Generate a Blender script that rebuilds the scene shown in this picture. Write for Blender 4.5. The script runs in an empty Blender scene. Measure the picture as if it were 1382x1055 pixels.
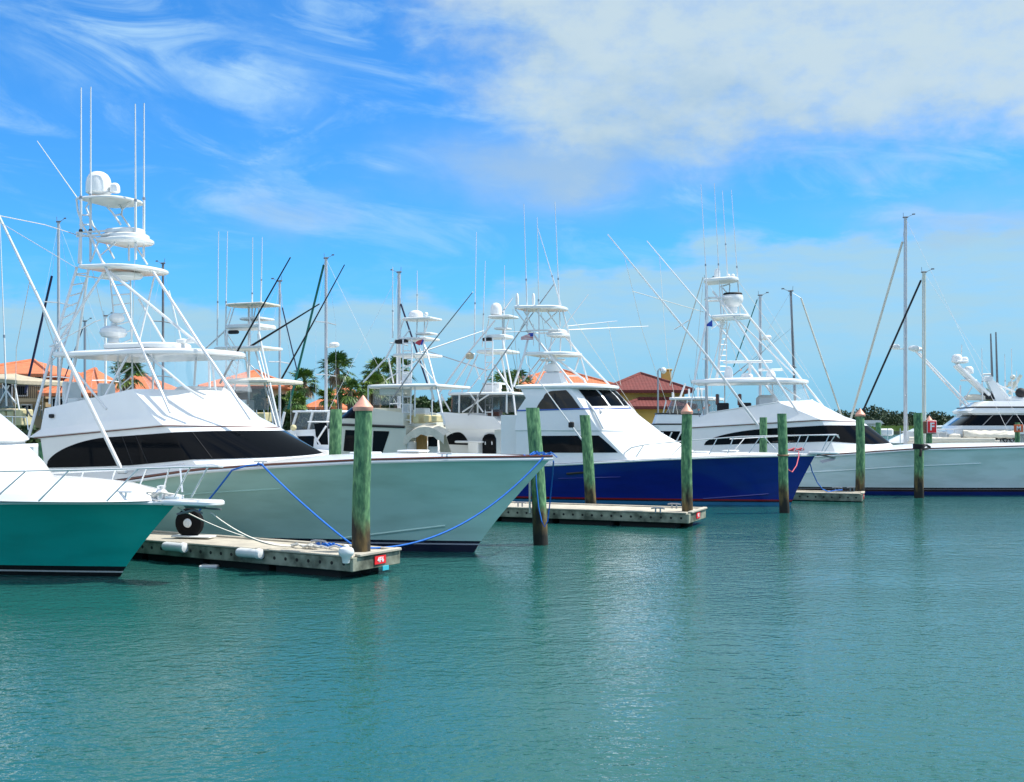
import bpy, math, random
from mathutils import Vector, Matrix
random.seed(7)
PI = math.pi
scene = bpy.context.scene
COL = scene.collection
# photograph geometry: focal length in photo pixels, principal column, horizon row, eye height above the water
F, CX, HY, EYE = 1482.0, 691.0, 572.0, 3.0

def at(px, py, Y):
    return Vector(((px-CX)/F*Y, Y, EYE+(HY-py)/F*Y))
def onz(px, py, z=0.0):
    Y = (EYE-z)*F/(py-HY)
    return at(px, py, Y)

# ------------------------------------------------------------------ materials
def nodes(m):
    m.use_nodes = True
    nt = m.node_tree
    return nt, nt.nodes['Principled BSDF']
def mk(name, col, rough=.4, var=.0, vscale=3.0, bump=0.0, bscale=20.0, metal=0, spec=.5, coat=0, col2=None, stretch=(1,1,1)):
    m = bpy.data.materials.new(name)
    nt, p = nodes(m)
    p.inputs['Base Color'].default_value = (*col, 1)
    p.inputs['Roughness'].default_value = rough
    p.inputs['Metallic'].default_value = metal
    p.inputs['Specular IOR Level'].default_value = spec
    p.inputs['Coat Weight'].default_value = coat
    p.inputs['Coat Roughness'].default_value = .08
    if var or col2 or bump:
        tc = nt.nodes.new('ShaderNodeTexCoord')
        mp = nt.nodes.new('ShaderNodeMapping'); mp.inputs['Scale'].default_value = stretch
        nt.links.new(tc.outputs['Object'], mp.inputs[0])
    if var or col2:
        n = nt.nodes.new('ShaderNodeTexNoise'); n.inputs['Scale'].default_value = vscale; n.inputs['Detail'].default_value = 6
        n.inputs['Roughness'].default_value = .65
        nt.links.new(mp.outputs[0], n.inputs[0])
        r = nt.nodes.new('ShaderNodeValToRGB')
        r.color_ramp.elements[0].position = .35; r.color_ramp.elements[1].position = .68
        c2 = col2 if col2 else tuple(c*(1-var) for c in col)
        r.color_ramp.elements[0].color = (*c2, 1)
        r.color_ramp.elements[1].color = (*col, 1)
        nt.links.new(n.outputs[0], r.inputs[0]); nt.links.new(r.outputs[0], p.inputs['Base Color'])
    if bump:
        n = nt.nodes.new('ShaderNodeTexNoise'); n.inputs['Scale'].default_value = bscale; n.inputs['Detail'].default_value = 4
        nt.links.new(mp.outputs[0], n.inputs[0])
        b = nt.nodes.new('ShaderNodeBump'); b.inputs['Strength'].default_value = bump; b.inputs['Distance'].default_value = .02
        nt.links.new(n.outputs[0], b.inputs['Height']); nt.links.new(b.outputs[0], p.inputs['Normal'])
    return m
def hullmat(name, bands, rough=.16):
    """paint in bands by height above the waterline: [(z_from, colour), ...]"""
    m = bpy.data.materials.new(name)
    nt, p = nodes(m)
    tc = nt.nodes.new('ShaderNodeTexCoord'); sx = nt.nodes.new('ShaderNodeSeparateXYZ')
    nt.links.new(tc.outputs['Object'], sx.inputs[0])
    mr = nt.nodes.new('ShaderNodeMapRange'); mr.inputs[1].default_value = -1; mr.inputs[2].default_value = 3
    nt.links.new(sx.outputs['Z'], mr.inputs[0])
    r = nt.nodes.new('ShaderNodeValToRGB'); r.color_ramp.interpolation = 'CONSTANT'
    el = r.color_ramp.elements
    el.remove(el[1])
    el[0].position = 0; el[0].color = (*bands[0][1], 1)
    for z, c in bands[1:]:
        e = el.new((z+1)/4); e.color = (*c, 1)
    nt.links.new(mr.outputs[0], r.inputs[0])
    n = nt.nodes.new('ShaderNodeTexNoise'); n.inputs['Scale'].default_value = 1.3; n.inputs['Detail'].default_value = 8
    mp = nt.nodes.new('ShaderNodeMapping'); mp.inputs['Scale'].default_value = (.5, .5, 2.2)
    nt.links.new(tc.outputs['Object'], mp.inputs[0]); nt.links.new(mp.outputs[0], n.inputs[0])
    mx = nt.nodes.new('ShaderNodeMix'); mx.data_type = 'RGBA'; mx.blend_type = 'MULTIPLY'
    rr = nt.nodes.new('ShaderNodeValToRGB')
    rr.color_ramp.elements[0].color = (.82, .84, .82, 1); rr.color_ramp.elements[0].position = .35
    rr.color_ramp.elements[1].color = (1, 1, 1, 1); rr.color_ramp.elements[1].position = .6
    nt.links.new(n.outputs[0], rr.inputs[0])
    mx.inputs[0].default_value = 1
    nt.links.new(r.outputs[0], mx.inputs[6]); nt.links.new(rr.outputs[0], mx.inputs[7])
    nt.links.new(mx.outputs[2], p.inputs['Base Color'])
    p.inputs['Roughness'].default_value = rough
    p.inputs['Coat Weight'].default_value = .3; p.inputs['Coat Roughness'].default_value = .06
    return m
def vinyl(name, tint, alpha):
    m = bpy.data.materials.new(name); m.use_nodes = True
    nt = m.node_tree; nt.nodes.clear()
    o = nt.nodes.new('ShaderNodeOutputMaterial'); t = nt.nodes.new('ShaderNodeBsdfTransparent')
    g = nt.nodes.new('ShaderNodeBsdfPrincipled'); mx = nt.nodes.new('ShaderNodeMixShader')
    g.inputs['Base Color'].default_value = (*tint, 1); g.inputs['Roughness'].default_value = .08
    mx.inputs[0].default_value = alpha
    nt.links.new(t.outputs[0], mx.inputs[1]); nt.links.new(g.outputs[0], mx.inputs[2]); nt.links.new(mx.outputs[0], o.inputs[0])
    return m
M = dict(
    white=mk('gelcoat white', (.80, .81, .80), .22, var=.07, vscale=.8, coat=.3),
    white2=mk('painted white', (.76, .78, .77), .35, var=.1, vscale=2),
    alu=mk('white pipe', (.74, .75, .75), .3, var=.08, vscale=5, coat=.2),
    grey=mk('anodised pole', (.33, .34, .36), .35, metal=.6),
    steel=mk('stainless', (.75, .76, .77), .25, metal=.5),
    mast=mk('mast aluminium', (.52, .53, .54), .4, metal=.35, var=.15, vscale=4),
    darkmast=mk('mast dark aluminium', (.2, .2, .21), .45, metal=.3, var=.2, vscale=4),
    teak=mk('varnished rail', (.16, .045, .028), .3, var=.3, vscale=6, coat=.4),
    glass=mk('tinted glass', (.004, .005, .007), .03, spec=.08),
    glassb=mk('tinted glass bronze', (.05, .038, .026), .05, spec=.3),
    black=mk('black fabric', (.012, .012, .014), .7, var=.3, vscale=12),
    rubber=mk('black rubber', (.008, .008, .009), .9, spec=.2, var=.3, vscale=10),
    navy=mk('navy canvas', (.01, .015, .06), .75, var=.3, vscale=10),
    green=mk('green canvas', (.0, .13, .10), .7, var=.3, vscale=8),
    beige=mk('beige canvas', (.46, .40, .29), .8, var=.2, vscale=6, bump=.3),
    canvas=mk('off white canvas', (.66, .62, .52), .8, var=.15, vscale=5, bump=.4, bscale=8),
    cream=mk('cream gelcoat', (.60, .61, .52), .3, var=.08, vscale=1, coat=.2),
    yellow=mk('yellow cushion', (.62, .55, .31), .7, var=.2, vscale=6),
    wooddoor=mk('oak door', (.42, .23, .07), .45, var=.3, vscale=5, stretch=(6, 6, 1)),
    bluestripe=mk('blue stripe', (.02, .10, .42), .3),
    rope_b=mk('blue rope', (.01, .16, .62), .8, var=.3, vscale=30),
    rope_w=mk('white rope', (.66, .64, .58), .85, var=.25, vscale=30),
    rope_r=mk('red rope', (.66, .12, .15), .8, var=.3, vscale=30),
    rope_k=mk('black rope', (.012, .012, .013), .85, var=.3, vscale=30),
    rope_n=mk('tan rope', (.3, .17, .1), .85, var=.3, vscale=30),
    copper=mk('weathered copper cap', (.74, .36, .25), .5, col2=(.62, .31, .22), vscale=7, metal=.1, bump=.2),
    tan=mk('tan stucco', (.40, .32, .20), .9, var=.15, vscale=1.5, bump=.3),
    ystucco=mk('yellow stucco', (.66, .42, .11), .9, var=.1, vscale=1.5, bump=.3),
    sand=mk('sand stucco', (.50, .36, .22), .9, var=.12, vscale=1.5, bump=.3),
    trunk=mk('palm bark', (.16, .12, .085), .9, var=.4, vscale=4, bump=.6, stretch=(1, 1, 6)),
    frond=mk('palm frond', (.085, .18, .04), .5, col2=(.03, .085, .02), vscale=1.2),
    frond_y=mk('bright palm frond', (.22, .30, .05), .5, col2=(.08, .17, .03), vscale=1.2),
    dead=mk('dead frond', (.42, .30, .18), .85, col2=(.22, .15, .09), vscale=3),
    leaf=mk('leaves', (.055, .11, .028), .6, col2=(.018, .045, .013), vscale=.9),
    wood_leaf=mk('woodland leaves', (.035, .075, .025), .7, col2=(.016, .036, .014), vscale=.12),
    marsh=mk('marsh grass', (.20, .30, .06), .9, col2=(.12, .19, .04), vscale=.3),
    ground=mk('shore ground', (.10, .14, .05), .95, col2=(.16, .14, .09), vscale=.15),
    signred=mk('red sign paint', (.85, .02, .025), .4, var=.12, vscale=4),
    signor=mk('orange sign paint', (.75, .14, .04), .4, var=.12, vscale=4),
    signwhite=mk('white lettering', (.82, .82, .82), .4),
    brownboard=mk('brown sign board', (.22, .09, .05), .8, var=.3, vscale=6),
    cyan=mk('turquoise tape', (.05, .45, .55), .5),
    dpaint=mk('dark trim', (.02, .018, .018), .35),
    flagr=mk('flag red', (.45, .05, .07), .8), flagw=mk('flag white', (.75, .72, .72), .8), flagb=mk('flag blue', (.02, .06, .38), .8),
    concrete=mk('dock deck', (.50, .46, .37), .85, col2=(.36, .33, .27), vscale=2.2, bump=.4, bscale=25),
    float_k=mk('dock float', (.012, .013, .012), .8, var=.4, vscale=4),
    clear=vinyl('clear vinyl', (.7, .75, .78), .16),
    smoky=vinyl('smoky vinyl', (.05, .06, .065), .62),
    smoky2=vinyl('tinted vinyl', (.16, .18, .18), .5),
)
H = dict(
    teal=hullmat('teal hull paint', [(-1, (.004, .004, .005)), (.075, (.5, .52, .5)), (.10, (.006, .006, .008)), (.2, (.004, .40, .33))]),
    pale=hullmat('pale seafoam hull paint', [(-1, (.006, .009, .035)), (.17, (.42, .42, .48)), (.20, (.008, .01, .03)), (.255, (.46, .69, .62))]),
    navy=hullmat('navy hull paint', [(-1, (.03, .19, .36)), (.10, (.006, .006, .012)), (.15, (.27, .01, .02)), (.215, (.003, .018, .24))]),
    white=hullmat('white hull paint', [(-1, (.006, .02, .16)), (.13, (.03, .012, .015)), (.22, (.4, .35, .33)), (.25, (.03, .014, .016)), (.31, (.84, .89, .87))]),
    cream=hullmat('cream hull paint', [(-1, (.01, .01, .012)), (.2, (.60, .61, .52))]),
    plain=hullmat('plain white hull paint', [(-1, (.02, .02, .05)), (.15, (.70, .72, .72))]),
)
def piling_mat():
    m = bpy.data.materials.new('copper treated timber')
    nt, p = nodes(m)
    N, K = nt.nodes.new, nt.links.new
    tc = N('ShaderNodeTexCoord'); sx = N('ShaderNodeSeparateXYZ'); K(tc.outputs['Object'], sx.inputs[0])
    oi = N('ShaderNodeObjectInfo')
    add = N('ShaderNodeVectorMath'); add.operation = 'ADD'
    sc = N('ShaderNodeMath'); sc.operation = 'MULTIPLY'; sc.inputs[1].default_value = 37.0
    K(oi.outputs['Random'], sc.inputs[0]); K(tc.outputs['Object'], add.inputs[0]); K(sc.outputs[0], add.inputs[1])
    mp = N('ShaderNodeMapping'); mp.inputs['Scale'].default_value = (15, 15, 5); K(add.outputs[0], mp.inputs[0])
    n = N('ShaderNodeTexNoise'); n.inputs['Scale'].default_value = 1; n.inputs['Detail'].default_value = 7; K(mp.outputs[0], n.inputs[0])
    r = N('ShaderNodeValToRGB'); e = r.color_ramp.elements
    e[0].position = .3; e[0].color = (.03, .10, .055, 1); e[1].position = .7; e[1].color = (.19, .37, .17, 1)
    x = e.new(.5); x.color = (.085, .21, .095, 1)
    K(n.outputs[0], r.inputs[0])
    mp2 = N('ShaderNodeMapping'); mp2.inputs['Scale'].default_value = (5, 5, 1.6); K(add.outputs[0], mp2.inputs[0])
    n2 = N('ShaderNodeTexNoise'); n2.inputs['Scale'].default_value = 1; n2.inputs['Detail'].default_value = 5; K(mp2.outputs[0], n2.inputs[0])
    def ramp(z0, z1, amp):
        a = N('ShaderNodeMath'); a.operation = 'MULTIPLY_ADD'; a.inputs[1].default_value = amp; a.inputs[2].default_value = -amp/2
        K(n2.outputs[0], a.inputs[0])
        s = N('ShaderNodeMath'); s.operation = 'ADD'; K(a.outputs[0], s.inputs[0]); K(sx.outputs['Z'], s.inputs[1])
        q = N('ShaderNodeMapRange'); q.inputs[1].default_value = z0; q.inputs[2].default_value = z1; q.inputs[3].default_value = 1; q.inputs[4].default_value = 0
        K(s.outputs[0], q.inputs[0]); return q
    stain = ramp(.75, 1.25, 1.6); tide = ramp(.25, .5, .5)
    rb = N('ShaderNodeValToRGB'); rb.color_ramp.elements[0].color = (.02, .018, .012, 1); rb.color_ramp.elements[0].position = .4
    rb.color_ramp.elements[1].color = (.15, .10, .035, 1); rb.color_ramp.elements[1].position = .62
    K(n2.outputs[0], rb.inputs[0])
    m1 = N('ShaderNodeMix'); m1.data_type = 'RGBA'; K(stain.outputs[0], m1.inputs[0]); K(r.outputs[0], m1.inputs[6]); K(rb.outputs[0], m1.inputs[7])
    m2 = N('ShaderNodeMix'); m2.data_type = 'RGBA'; K(tide.outputs[0], m2.inputs[0]); K(m1.outputs[2], m2.inputs[6]); m2.inputs[7].default_value = (.014, .013, .010, 1)
    K(m2.outputs[2], p.inputs['Base Color']); p.inputs['Roughness'].default_value = .85
    b = N('ShaderNodeBump'); b.inputs['Strength'].default_value = .5; b.inputs['Distance'].default_value = .03
    K(n.outputs[0], b.inputs['Height']); K(b.outputs[0], p.inputs['Normal'])
    return m
M['piling'] = piling_mat()
def waler_mat():
    m = bpy.data.materials.new('bolted dock waler')
    nt, p = nodes(m); N, K = nt.nodes.new, nt.links.new
    tc = N('ShaderNodeTexCoord'); sx = N('ShaderNodeSeparateXYZ'); K(tc.outputs['Object'], sx.inputs[0])
    def mth(op, a, b=None):
        q = N('ShaderNodeMath'); q.operation = op
        for i, v in enumerate((a, b)):
            if v is None: continue
            if isinstance(v, (int, float)): q.inputs[i].default_value = v
            else: K(v, q.inputs[i])
        return q.outputs[0]
    fx = mth('SUBTRACT', mth('FRACT', mth('DIVIDE', sx.outputs['X'], .3)), .5)
    fx = mth('MULTIPLY', fx, .3)
    dz = mth('ADD', sx.outputs['Z'], .13)
    d = mth('SQRT', mth('ADD', mth('MULTIPLY', fx, fx), mth('MULTIPLY', dz, dz)))
    hole = mth('LESS_THAN', d, .036)
    n = N('ShaderNodeTexNoise'); n.inputs['Scale'].default_value = 3; n.inputs['Detail'].default_value = 8; K(tc.outputs['Object'], n.inputs[0])
    r = N('ShaderNodeValToRGB'); e = r.color_ramp.elements
    e[0].position = .36; e[0].color = (.06, .07, .05, 1); e[1].position = .64; e[1].color = (.28, .30, .23, 1)
    K(n.outputs[0], r.inputs[0])
    mx = N('ShaderNodeMix'); mx.data_type = 'RGBA'; K(hole, mx.inputs[0]); K(r.outputs[0], mx.inputs[6]); mx.inputs[7].default_value = (.008, .008, .007, 1)
    K(mx.outputs[2], p.inputs['Base Color']); p.inputs['Roughness'].default_value = .85
    return m
M['waler'] = waler_mat()
def roof_mat(name, c1, c2):
    m = bpy.data.materials.new(name)
    nt, p = nodes(m); N, K = nt.nodes.new, nt.links.new
    tc = N('ShaderNodeTexCoord')
    n = N('ShaderNodeTexNoise'); n.inputs['Scale'].default_value = 2.5; n.inputs['Detail'].default_value = 8; n.inputs['Roughness'].default_value = .8
    K(tc.outputs['Object'], n.inputs[0])
    r = N('ShaderNodeValToRGB'); e = r.color_ramp.elements
    e[0].position = .36; e[0].color = (*c2, 1); e[1].position = .62; e[1].color = (*c1, 1)
    K(n.outputs[0], r.inputs[0])
    w = N('ShaderNodeTexWave'); w.inputs['Scale'].default_value = 2.2; w.bands_direction = 'Z'; w.inputs['Distortion'].default_value = .8
    K(tc.outputs['Object'], w.inputs[0])
    w2 = N('ShaderNodeTexWave'); w2.inputs['Scale'].default_value = 1.2; w2.bands_direction = 'X'; K(tc.outputs['Object'], w2.inputs[0])
    a = N('ShaderNodeMath'); a.operation = 'ADD'; K(w.outputs['Fac'], a.inputs[0]); K(w2.outputs['Fac'], a.inputs[1])
    b = N('ShaderNodeBump'); b.inputs['Strength'].default_value = .5; b.inputs['Distance'].default_value = .03; K(a.outputs[0], b.inputs['Height'])
    K(r.outputs[0], p.inputs['Base Color']); K(b.outputs[0], p.inputs['Normal']); p.inputs['Roughness'].default_value = .85
    return m
M['roof_o'] = roof_mat('orange roof tiles', (.62, .20, .085), (.46, .13, .055))
M['roof_m'] = roof_mat('maroon roof tiles', (.17, .034, .028), (.11, .024, .020))

# ------------------------------------------------------------------ mesh building
class MB:
    def __init__(s): s.v, s.f, s.mi = [], [], []
    def add(s, vs, fs, mi=0):
        o = len(s.v); s.v += [tuple(p) for p in vs]
        for f in fs: s.f.append(tuple(i+o for i in f)); s.mi.append(mi)
        return s
    def tube(s, pts, r, n=6, r2=None, closed=False):
        pts = [Vector(p) for p in pts]; k = len(pts)
        r2 = r if r2 is None else r2
        vs, fs = [], []
        up = None
        for i, p in enumerate(pts):
            a = pts[max(i-1, 0)]; b = pts[min(i+1, k-1)]
            if closed: a = pts[i-1]; b = pts[(i+1) % k]
            t = (b-a)
            t = t.normalized() if t.length > 1e-9 else Vector((0, 0, 1))
            if up is None: up = Vector((0, 0, 1)) if abs(t.z) < .9 else Vector((1, 0, 0))
            x = t.cross(up)
            if x.length < 1e-5: x = t.cross(Vector((0, 1, .01)))
            x.normalize(); y = x.cross(t).normalized(); up = y
            rr = r + (r2-r)*i/max(k-1, 1)
            for j in range(n):
                q = 2*PI*j/n
                vs.append(p + x*(rr*math.cos(q)) + y*(rr*math.sin(q)))
        m = k if closed else k-1
        for i in range(m):
            for j in range(n):
                i2 = (i+1) % k
                fs.append((i*n+j, i*n+(j+1) % n, i2*n+(j+1) % n, i2*n+j))
        if not closed:
            fs.append(tuple(range(n-1, -1, -1))); fs.append(tuple((k-1)*n+j for j in range(n)))
        return s.add(vs, fs)
    def box(s, c, d, rz=0, taper=1.0):
        c = Vector(c); R = Matrix.Rotation(rz, 3, 'Z')
        vs = []
        for z in (-.5, .5):
            t = taper if z > 0 else 1
            for x, y in ((-.5, -.5), (.5, -.5), (.5, .5), (-.5, .5)):
                vs.append(c + R @ Vector((x*d[0]*t, y*d[1]*t, z*d[2])))
        return s.add(vs, [(3, 2, 1, 0), (4, 5, 6, 7), (0, 1, 5, 4), (1, 2, 6, 5), (2, 3, 7, 6), (3, 0, 4, 7)])
    def rbox(s, c, d, rz=0, b=.03):
        """box with chamfered top and bottom edges and vertical corners"""
        c = Vector(c); R = Matrix.Rotation(rz, 3, 'Z'); vs = []
        hx, hy, hz = d[0]/2, d[1]/2, d[2]/2; b = min(b, hx*.6, hy*.6, hz*.6)
        for z, o in ((-hz, b), (-hz+b, 0), (hz-b, 0), (hz, b)):
            X, Y = hx-o, hy-o; e = b
            for x, y in ((-X+e, -Y), (X-e, -Y), (X, -Y+e), (X, Y-e), (X-e, Y), (-X+e, Y), (-X, Y-e), (-X, -Y+e)):
                vs.append(c + R @ Vector((x, y, z)))
        fs = [tuple(range(7, -1, -1)), tuple(range(24, 32))]
        for k in range(3):
            for j in range(8): fs.append((k*8+j, k*8+(j+1) % 8, k*8+8+(j+1) % 8, k*8+8+j))
        return s.add(vs, fs)
    def grid(s, rows, flip=False, cu=False):
        nr, nc = len(rows), len(rows[0]); vs = [p for r in rows for p in r]; fs = []
        for i in range(nr-1):
            for j in range(nc if cu else nc-1):
                j2 = (j+1) % nc
                q = (i*nc+j, i*nc+j2, (i+1)*nc+j2, (i+1)*nc+j)
                fs.append(q[::-1] if flip else q)
        return s.add(vs, fs)
    def lathe(s, prof, c=(0, 0, 0), n=16, axis=None, sx=1, sy=1):
        c = Vector(c); rows = []
        Q = Vector((0, 0, 1)).rotation_difference(Vector(axis)).to_matrix() if axis is not None else Matrix.Identity(3)
        for r, z in prof:
            rows.append([c + Q @ Vector((r*sx*math.cos(2*PI*j/n), r*sy*math.sin(2*PI*j/n), z)) for j in range(n)])
        s.grid(rows, cu=True)
        k = len(s.v)-n
        s.f.append(tuple(range(k, k+n))); s.mi.append(0)
        k0 = len(s.v)-n*len(prof)
        s.f.append(tuple(range(k0+n-1, k0-1, -1))); s.mi.append(0)
        return s
    def ball(s, c, r, n=14, m=8, sx=1, sy=1, sz=1):
        c = Vector(c); rows = []
        for i in range(m+1):
            t = PI*i/m
            t = min(max(t, .02), PI-.02)
            rows.append([c + Vector((sx*r*math.sin(t)*math.cos(2*PI*j/n), sy*r*math.sin(t)*math.sin(2*PI*j/n), -sz*r*math.cos(t))) for j in range(n)])
        return s.grid(rows, cu=True)
    def poly(s, pts): return s.add(pts, [tuple(range(len(pts)))])
    def prism(s, pts, off):
        """closed solid: polygon pts swept by vector off"""
        n = len(pts); off = Vector(off); a = [Vector(p) for p in pts]; b = [p+off for p in a]
        fs = [tuple(range(n-1, -1, -1)), tuple(range(n, 2*n))] + [(i, (i+1) % n, n+(i+1) % n, n+i) for i in range(n)]
        return s.add(a+b, fs)
    def slab(s, out, th, camber=0.0, zf=None, edge=None):
        """rounded slab on a plan outline [(x,y,z)...] (z = underside), optional crown"""
        n = len(out); cx = sum(p[0] for p in out)/n; cy = sum(p[1] for p in out)/n
        e = min(th*.35, .05) if edge is None else edge
        def ring(k, dz, inset=0):
            res = []
            for p in out:
                d = Vector((p[0]-cx, p[1]-cy)); L = d.length
                kk = k*max(0, 1-inset/max(L, .01))
                res.append(Vector((cx+d.x*kk, cy+d.y*kk, p[2]+dz+camber*(1-kk*kk))))
            return res
        rows = [ring(.05, .0), ring(.5, .0), ring(1, 0, e), ring(1, e*.7), ring(1, th-e*.7), ring(1, th, e), ring(.75, th), ring(.5, th), ring(.25, th), ring(.05, th)]
        s.grid(rows, cu=True)
        k = len(s.v); s.f.append(tuple(range(k-n, k))); s.mi.append(0)
        k0 = k-n*len(rows); s.f.append(tuple(range(k0+n-1, k0-1, -1))); s.mi.append(0)
        return s
    def build(s, name, mat, parent=None, angle=38, loc=None, rz=0):
        me = bpy.data.meshes.new(name)
        me.from_pydata(s.v, [], s.f)
        for m in (mat if isinstance(mat, (list, tuple)) else [mat]): me.materials.append(m)
        if any(s.mi):
            me.polygons.foreach_set('material_index', s.mi)
        me.validate(); me.update()
        import bmesh
        bm = bmesh.new(); bm.from_mesh(me); bmesh.ops.recalc_face_normals(bm, faces=bm.faces); bm.to_mesh(me); bm.free()
        me.shade_smooth(); me.set_sharp_from_angle(angle=math.radians(angle))
        o = bpy.data.objects.new(name, me); COL.objects.link(o)
        if parent is not None: o.parent = parent
        if loc is not None: o.location = loc
        o.rotation_euler.z = rz
        return o
def tag(o, label=None, cat=None, group=None, kind=None):
    if label: o['label'] = label
    if cat: o['category'] = cat
    if group: o['group'] = group
    if kind: o['kind'] = kind
    return o
def empty(name, loc, rz=0):
    o = bpy.data.objects.new(name, None); COL.objects.link(o); o.location = loc; o.rotation_euler = (0, 0, rz); o.empty_display_size = .3
    return o
def children(o): return [c for c in COL.objects if c.parent == o]
def copy_tree(o, parent=None):
    c = o.copy(); COL.objects.link(c)
    if parent is not None: c.parent = parent
    for ch in children(o): copy_tree(ch, c)
    return c
def outline(x0, x1, w, z, nose=.45, p=2.4, n=9, cr=.12, z1=None, skew=0):
    """plan outline: square stern with small corner radius at x0, rounded nose at x1"""
    z1 = z if z1 is None else z1
    xc = x1-(x1-x0)*nose; half = []
    for i in range(4):
        a = PI/2*i/3
        half.append((x0+cr*(1-math.sin(a)), w-cr*(1-math.cos(a)) if False else w-cr+cr*math.sin(a)))
    half = [(x0, 0), (x0, (w-cr)*.5), (x0, w-cr), (x0+cr*.3, w-cr*.3), (x0+cr, w)]
    half += [(x0+(xc-x0)*.4, w), (x0+(xc-x0)*.75, w)]
    for i in range(n+1):
        a = PI/2*i/n
        half.append((xc+(x1-xc)*math.sin(a)**(2/p), w*math.cos(a)**(2/p)))
    pts = [(x, -y) for x, y in half] + [(x, y) for x, y in reversed(half[1:-1])]
    return [(x, y+skew*0, z+(z1-z)*(x-x0)/(x1-x0)) for x, y in pts]

# ------------------------------------------------------------------ boat toolkit
class Boat:
    def __init__(s, name, x, y, deg, label, cat='boat', group=None):
        s.th = math.radians(deg); s.S = Vector((x, y, 0))
        s.f = Vector((math.cos(s.th), math.sin(s.th), 0)); s.l = Vector((-math.sin(s.th), math.cos(s.th), 0))
        s.root = empty(name, (x, y, 0), s.th); tag(s.root, label, cat, group)
        s.n = 0
    def L(s, px, py, lat):
        d = Vector(((px-CX)/F, 1, (HY-py)/F)); o = Vector((0, 0, EYE))
        t = (lat+s.S.dot(s.l))/d.dot(s.l)
        P = o+d*t
        q = P-s.S
        return Vector((q.dot(s.f), lat, P.z))
    def P(s, lst): return [s.L(*a) for a in lst]
    def tubes(s, name, polys, r, mat, parent=None, n=6, r2=None):
        out = []
        for pl in polys:
            pts = [p if isinstance(p, Vector) else s.L(*p) for p in pl]
            out.append(MB().tube(pts, r, n, r2).build(name, mat, parent or s.root))
        return out
    def add(s, mb, name, mat, parent=None, angle=38): return mb.build(name, mat, parent or s.root, angle)
    # hull -------------------------------------------------------
    def hull(s, xs, tip, B, Bw, sheer, mat, u0=.42, p=2.1, w0=.25, q=1.7, flare=1.0, deckmat=None, rail=None, toe=True, camber=.14, stemp=1.15, bown=1.0):
        s.hp = (xs, tip, B, Bw, sheer, u0, p, w0, q, flare, stemp)
        NU, NV = 44, 12
        vs_ = [-.25, -.1]+[i/NV for i in range(NV+1)]
        mb = MB()
        for sg in (-1, 1):
            rows = []
            for v in vs_: rows.append([s.hp_pt(i/NU, v, sg) for i in range(NU+1)])
            mb.grid(rows)
        # transom
        tr = [s.hp_pt(0, v, -1) for v in vs_]; tl = [s.hp_pt(0, v, 1) for v in vs_]
        mb.grid([tr, tl])
        s.add(mb, 'hull', mat, angle=55)
        dk = MB(); rows = []
        for i in range(NU+1):
            a = s.hp_pt(i/NU, 1, 1); row = []
            for j in range(9):
                k = -1+j/4
                row.append(Vector((a.x, a.y*k*.995, a.z+.012+camber*(1-k*k)*min(1, a.y/B*1.2))))
            rows.append(row)
        dk.grid(rows); s.add(dk, 'deck', deckmat or M['white'])
        for nm, m, r, dz in ((('rub_rail', rail, .028, .03),) if rail else ())+((('toe_rail', M['white'], .04, -.035),) if toe else ()):
            pts = [s.hp_pt(i/40, 1, -1)+Vector((0, -.008, dz)) for i in range(41)]+[s.hp_pt(i/40, 1, 1)+Vector((0, .008, dz)) for i in range(39, -1, -1)]
            s.add(MB().tube(pts, r, 6), nm, m)
    def hp_pt(s, u, v, sg):
        xs, tip, B, Bw, sheer, u0, p, w0, q, flare, stemp = s.hp
        vv = max(v, 0)
        xst = tip*vv**stemp + min(v, 0)*1.2
        x1 = xs+u*(tip-xs)
        z1 = lerpt(sheer, x1)
        x = xs+u*(xst-xs)
        def fn(u, u0, p): return 1-max(0, (u-u0)/(1-u0))**p if u < 1 else 0
        ys = B*fn(u, u0, p)*(1-.08*max(0, 1-u/.4)); yw = Bw*fn(u, w0, q)
        if v < 0: yw *= (1+v*.6)
        k = 1+flare*u*u
        y = yw+(ys-yw)*vv**k
        return Vector((x, sg*y, v*z1 if v > 0 else v*2.0))
    def strake(s, name, lst, r, mat, out=.0):
        pts = [s.hp_pt(u, v, -1)+Vector((0, -out, 0)) for u, v in lst]
        return s.add(MB().tube(pts, r, 6), name, mat)
    # house ------------------------------------------------------
    def house(s, levels, p=1.7, NS=10, NN=14):
        return House(levels, p, NS, NN)
def lerpt(tab, x):
    if x <= tab[0][0]: return tab[0][1]
    for (a, za), (b, zb) in zip(tab, tab[1:]):
        if x <= b:
            t = (x-a)/(b-a)
            return za+(zb-za)*t
    return tab[-1][1]
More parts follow.
